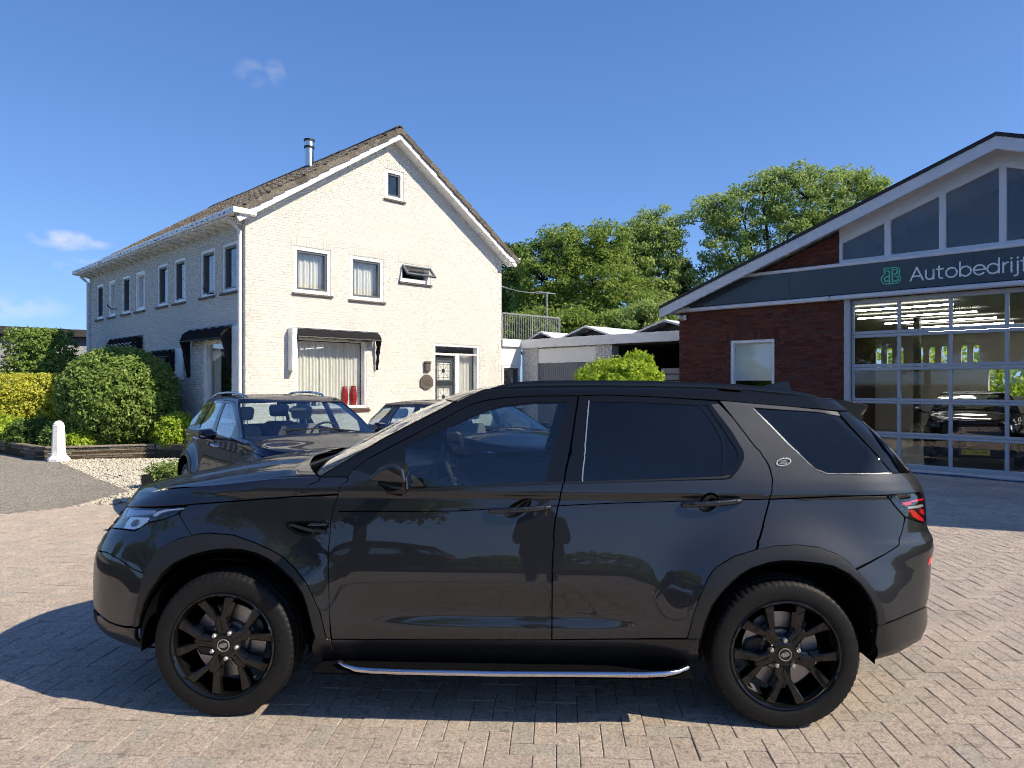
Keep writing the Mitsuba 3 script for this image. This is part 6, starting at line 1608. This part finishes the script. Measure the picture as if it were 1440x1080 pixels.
# ---------------------------------------------------------------- the other cars: the same body builder, other proportions and fittings
def other_car(key, label, frame, pt, rim='m_alu', rails=None, seats=True, group=None, plate=None, glass='m_car_glass', pale=False):
    b = Builder(key, frame); tag(key, label, 'car', group)
    H_ = .04
    for p_ in ('front_fender', 'rear_wing', 'quarter_panel', 'front_bumper', 'rear_bumper', 'bonnet_side', 'scuttle_panel'):
        src = {'rear_wing': 'quarter_lower', 'bonnet_side': 'bonnet_side'}.get(p_, p_)
        b.panel({'bonnet_side': 'bonnet'}.get(p_, p_), src, pt, h=H_)
    for p_, src in (('front_door', 'front_door_lower'), ('rear_door', 'rear_door_lower')):
        b.panel(p_, src, pt, h=H_, crease=True)
        c = (1.405, 1.032) if p_ == 'front_door' else (2.297, 1.067)
        P = ring(np.array([c[0] - .11, c[0] + .11]), np.array([c[1], c[1] + .01]))
        b.mesh(p_ + '__handle', rounded([P[0], P[0] + [.03, -.04, 0], P[1] + [-.03, -.04, 0], P[1]], .012, 1), 'm_chrome', 40, 'both')
    b.panel('front_door__window_frame', poly_of('window_frame_front').difference(poly_of('front_pane')), 'm_gloss_black', h=H_)
    b.panel('rear_door__window_frame', poly_of('window_frame_rear').difference(poly_of('rear_pane')).difference(poly_of('rear_quarter_light')), 'm_gloss_black', h=H_)
    b.panel('front_door__window', 'front_pane', glass, inset=.006, lip=.001, h=H_); b.panel('rear_door__window', 'rear_pane', glass, inset=.006, lip=.001, h=H_)
    b.panel('rear_door__quarter_light', 'rear_quarter_light', glass, inset=.006, lip=.001, h=H_)
    b.panel('quarter_panel__window', 'quarter_pane', glass, inset=.003, lip=.001, h=H_)
    b.panel('rear_pillar', 'rear_pillar', pt, h=H_); b.panel('roof_pillar', 'a_pillar', pt, h=H_)
    b.panel('front_bumper__cladding', 'front_bumper_cladding', pt, h=H_); b.panel('front_bumper__lower_lip', 'front_bumper_lower', 'm_cladding', h=H_)
    b.panel('rear_bumper__lower_lip', 'rear_bumper_lower', 'm_cladding', h=H_)
    b.panel('wheel_arch_trim', 'front_arch_trim', 'm_trim_black', inset=-.006, h=H_); b.panel('wheel_arch_trim', 'rear_arch_trim', 'm_trim_black', inset=-.006, h=H_)
    b.panel('sill', 'sill', 'm_cladding', h=H_)
    b.panel('headlight__housing', 'headlight', 'm_lamp_grey', inset=.02, h=H_); b.panel('headlight__lens', 'head_block', 'm_silver_light', inset=.012); b.panel('headlight__cover', 'headlight', 'm_clear', inset=.001, lip=.001, h=H_)
    b.panel('tail_light', 'tail_light', 'm_red_light', inset=.002, h=H_)
    b.raw('bonnet', *strip(BE, BC, 24, 2.4, 40), pt)
    b.raw('windscreen', *strip(GE, GC, 20, 2.3, 24, .004), 'm_screen')
    b.raw('roof', *strip(RE, RC, 24, 2.6, 40), pt)
    if rails: b.mesh('roof_rail', tube(np.stack([[u, .40, z + dz] for (u, z), dz in zip(rl[1:], (-.05, .0, .02, .02, .02, .02, .0, -.045))]), .016, 8), rails, 50, 'both')
    b.panel('tailgate__window', sg.Polygon([(3.62, 1.488), (SS + SR, 1.488), (SS + SR, 1.18), (3.50, 1.20), (3.42, 1.31), (3.62, 1.40)]), glass, inset=.004, h=H_)
    b.panel('tailgate', sg.Polygon([(3.52, 1.19), (SS + SR, 1.17), (SS + SR, .40), (3.62, .40), (3.70, .70), (3.74, .95), (3.73, 1.07), (3.69, 1.105)]), pt, inset=.004, h=.05)
    b.panel('grille', sg.Polygon([(-SF, .98), (-.93, .97), (-.86, .93), (-.92, .76), (-SF, .74)]), 'm_trim_black', inset=.012, h=.04)
    b.panel('front_bumper', sg.Polygon([(-SF, .735), (-.98, .75), (-.92, .74), (-.86, .50), (-.86, .30), (-SF, .28)]), pt, inset=.006, h=.05)
    b.panel('bonnet__lip', sg.Polygon([(-SF, .985), (-.90, .985), (-.89, .965), (-SF, .975)]), pt, inset=.004, h=.03)
    for g in getattr(shell, 'geoms', [shell]):
        if g.area > .01: b.panel('inner_shell', g, 'm_black', inset=.02, h=.06, lip=.001)
    b.mesh('underbody', merge(um), 'm_black', False)
    for i, (u, sd) in enumerate(((0.0, False), (WB, False), (0.0, True), (WB, True))): wheel(b, 'wheel', u, rim=rim, spin=11 * i, side=sd)
    b.mesh('wing_mirror__cap', rounded([(.800, -.11, 1.215), (.810, -.20, 1.205), (.845, -.15, 1.255), (.855, -.225, 1.245), (.905, -.13, 1.268), (.915, -.24, 1.255), (.938, -.13, 1.262), (.938, -.245, 1.250), (.948, -.13, 1.17), (.948, -.245, 1.18), (.83, -.12, 1.17)], .016, 2), pt, 60, 'both')
    b.mesh('wing_mirror__arm', rounded([(.80, .095, 1.14), (.90, .085, 1.15), (.86, -.12, 1.175), (.92, -.12, 1.165)], [.014, .014, .02, .02], 1), 'm_gloss_black', 50, 'both')
    b.mesh('wing_mirror__strip', rounded([(.815, -.125, 1.19), (.83, -.225, 1.195), (.87, -.25, 1.20)], .006, 1), 'm_nut', 40, 'both')
    b.mesh('dashboard', dash, 'm_interior', 30)
    if seats:
        for u in (1.50, 2.42):
            for v in (.52, 1.32): seat(b, u, v, 'm_interior_pale' if pale and u < 2 else 'm_interior')
        steering_wheel(b, 1.10, .52, 1.13)
        b.mesh('rear_mirror', rounded([(.98, .84, 1.47), (.98, 1.00, 1.47)], .028), 'm_interior', 40)
    b.mesh('scuttle_tray', cw, 'm_black', 30)
    b.mesh('wiper', tube([(.30, .40, 1.215), (.40, .75, 1.26), (.40, 1.30, 1.265)], .010, 5), 'm_trim_black', 40)
    if plate:
        pm = bbox(-.985, -.970, .92 - .26, .92 + .26, .33, .44, .002); b.mesh('number_plate', pm, 'm_yellow', False)
        m = meshkit.text_mesh(plate, .066, .002, bold=False); w_ = m.bounds[1][0]; sc_ = .42 / w_
        V = np.stack([-.985 - m.vertices[:, 2], .92 + .23 - m.vertices[:, 0] * sc_ - .03, .352 + m.vertices[:, 1]], 1)
        b.mesh('number_plate__lettering', trimesh.Trimesh(V, m.faces, process=False), 'm_ink', False)
        b.mesh('number_plate__band', box(-.9865, -.984, .92 + .218, .92 + .258, .335, .435), 'm_hose', False)
    return b

def stand(front, at_u, at_v, head, scale):
    """A frame so that the car's point (at_u, at_v) stands on `front` and its nose points along head."""
    e1 = -np.array([head[0], head[1], 0.0]); e1 /= np.linalg.norm(e1); e2 = np.array([-e1[1], e1[0], 0])
    o = np.array([front[0], front[1], 0.0]) - e1 * at_u * scale[0] - e2 * at_v * scale[1]
    return Frame(o, e1, e2, scale)
other_car('crossover', 'dark blue crossover with silver roof rails parked behind the bonnet facing the yard', stand((-2.08, 7.68), .27, .92, (.60, -.80), (.93, .92, .915)), 'm_paint_blue', rim='m_alu', rails='m_steel', pale=True)
other_car('low_hatchback', 'dark low car parked right of the crossover half hidden by the foreground car', stand((0.02, 9.1), .27, .92, (.60, -.80), (.93, .92, .855)), 'm_paint_black', pale=True)
other_car('showroom_car', 'black car with a yellow number plate behind the glazed garage door', stand((8.78, 13.50), -.985, .92, (-.545, -.838), (.93, .95, .90)), 'm_paint_black', plate='H-726-NS')
other_car('yard_car', 'dark car parked across the yard opposite the foreground car', stand((-5.0, -6.4), .5, .92, (-.95, .3), (.97, .97, .92)), 'm_paint_black', seats=False)

# ---------------------------------------------------------------- the person holding the phone, mirrored in the car's front door
import manifold3d as m3
def limb_body(bones, spheres=(), refine=.03, smooth=8):
    """One continuous skin round bones (a, ra, b, rb)."""
    def ball(c, r):
        return m3.Manifold.sphere(float(r), 20).translate([float(x) for x in c])
    parts = [m3.Manifold.batch_hull([ball(a, ra), ball(b_, rb)]) for a, ra, b_, rb in bones] + [m3.Manifold.batch_hull([ball(c, r) for c, r in g]) for g in spheres]
    m = m3.Manifold.batch_boolean(parts, m3.OpType.Add).refine_to_length(refine).to_mesh()
    t = trimesh.Trimesh(m.vert_properties[:, :3], m.tri_verts, process=True)
    trimesh.smoothing.filter_taubin(t, iterations=smooth)
    return t
PY = -.42
def P_(x, y, z): return (x, PY + y, z)
def arm(s, k=1.0):
    return [(P_(s * .19, 0, 1.41), .062 * k, P_(s * .255, .07, 1.16), .048 * k), (P_(s * .255, .07, 1.16), .047 * k, P_(s * .105, .30, 1.50), .034 * k)]
def leg(s, k=1.0):
    return [(P_(s * .095, 0, .93), .092 * k, P_(s * .11, .025, .50), .062 * k), (P_(s * .11, .025, .50), .060 * k, P_(s * .115, 0, .095), .042 * k)]
torso = [(P_(-.13, 0, .96), .11), (P_(.13, 0, .96), .11), (P_(-.12, .01, 1.12), .105), (P_(.12, .01, 1.12), .105)]
chest = [(P_(-.12, .01, 1.12), .105), (P_(.12, .01, 1.12), .105), (P_(-.15, 0, 1.37), .085), (P_(.15, 0, 1.37), .085)]
def hand(s):
    w_, out = np.array(P_(s * .105, .30, 1.50)), []
    palm = w_ + (-s * .012, .035, .075)
    out.append((tuple(w_), .028, tuple(palm), .026))
    for i, (dx, ln) in enumerate(((-.027, .062), (-.009, .072), (.009, .068), (.027, .052))):
        a = palm + (s * dx * .3, .012, dx + .02); b_ = a + (-s * ln * .62, .030, .010); c = b_ + (-s * ln * .5, -.012, .006)
        out += [(tuple(a), .0095, tuple(b_), .0085), (tuple(b_), .0085, tuple(c), .0075)]
    a = w_ + (-s * .02, .012, .035); b_ = a + (-s * .035, -.004, .03); out += [(tuple(a), .013, tuple(b_), .010), (tuple(b_), .010, tuple(b_ + (-s * .025, .002, .012)), .0085)]
    return out
head = [(P_(0, .015, 1.635), .085), (P_(0, -.02, 1.66), .088), (P_(0, .045, 1.575), .05)]
nose = [(P_(0, .105, 1.625), .012), (P_(0, .09, 1.655), .008), (P_(0, .112, 1.612), .014)]
K_ = 'person'
tag(K_, 'person in a dark jacket and blue jeans photographing the car with a raised phone', 'person')
body = limb_body([b_ for s in (-1, 1) for b_ in arm(s) + leg(s) + hand(s)] + [(P_(0, -.01, 1.40), .058, P_(0, .01, 1.56), .055)], [torso, chest, head, nose, [(P_(.088, -.005, 1.625), .016), (P_(.09, -.012, 1.655), .012)], [(P_(-.088, -.005, 1.625), .016), (P_(-.09, -.012, 1.655), .012)]], .012, 4)
obj(K_ + '__body', body, 'm_skin', smooth=True)
obj(K_ + '__jacket', limb_body([b_ for s in (-1, 1) for b_ in arm(s, 1.18)], [[(c, r * 1.07) for c, r in torso], [(c, r * 1.08) for c, r in chest], [(P_(-.05, 0, 1.45), .05), (P_(.05, 0, 1.45), .05), (P_(-.15, 0, 1.37), .09), (P_(.15, 0, 1.37), .09)]], .03, 6), 'm_jacket', smooth=True)
obj(K_ + '__jeans', limb_body([b_ for s in (-1, 1) for b_ in leg(s, 1.16)], [[(P_(-.11, 0, .90), .12), (P_(.11, 0, .90), .12), (P_(-.11, 0, .84), .11), (P_(.11, 0, .84), .11)]], .03, 6), 'm_jeans', smooth=True)
for s in (-1, 1):
    obj(K_ + '__shoe', limb_body([], [[(P_(s * .115, -.05, .045), .045), (P_(s * .12, .06, .045), .046), (P_(s * .13, .15, .030), .032), (P_(s * .115, -.02, .10), .045)]], .02, 4), 'm_white', smooth=True)
obj(K_ + '__hair', limb_body([], [[(P_(0, -.03, 1.68), .092), (P_(0, .01, 1.70), .080), (P_(0, -.055, 1.63), .075)]], .02, 4), 'm_dark', smooth=True)
for s in (-1, 1):
    e_ = trimesh.creation.icosphere(2, .0115); e_.apply_translation(P_(s * .032, .089, 1.652)); obj(K_ + '__eye', e_, 'm_white', smooth=True)
obj(K_ + '__mouth', limb_body([(P_(-.02, .092, 1.585), .006, P_(.02, .092, 1.585), .006)], (), .006, 2), 'm_lip', smooth=True)
obj('phone', bbox(-.078, .078, -.014, -.006, 1.575, 1.655, .003), 'm_gloss_black'); tag('phone', 'black phone held up in both hands by the person photographing the car', 'phone')
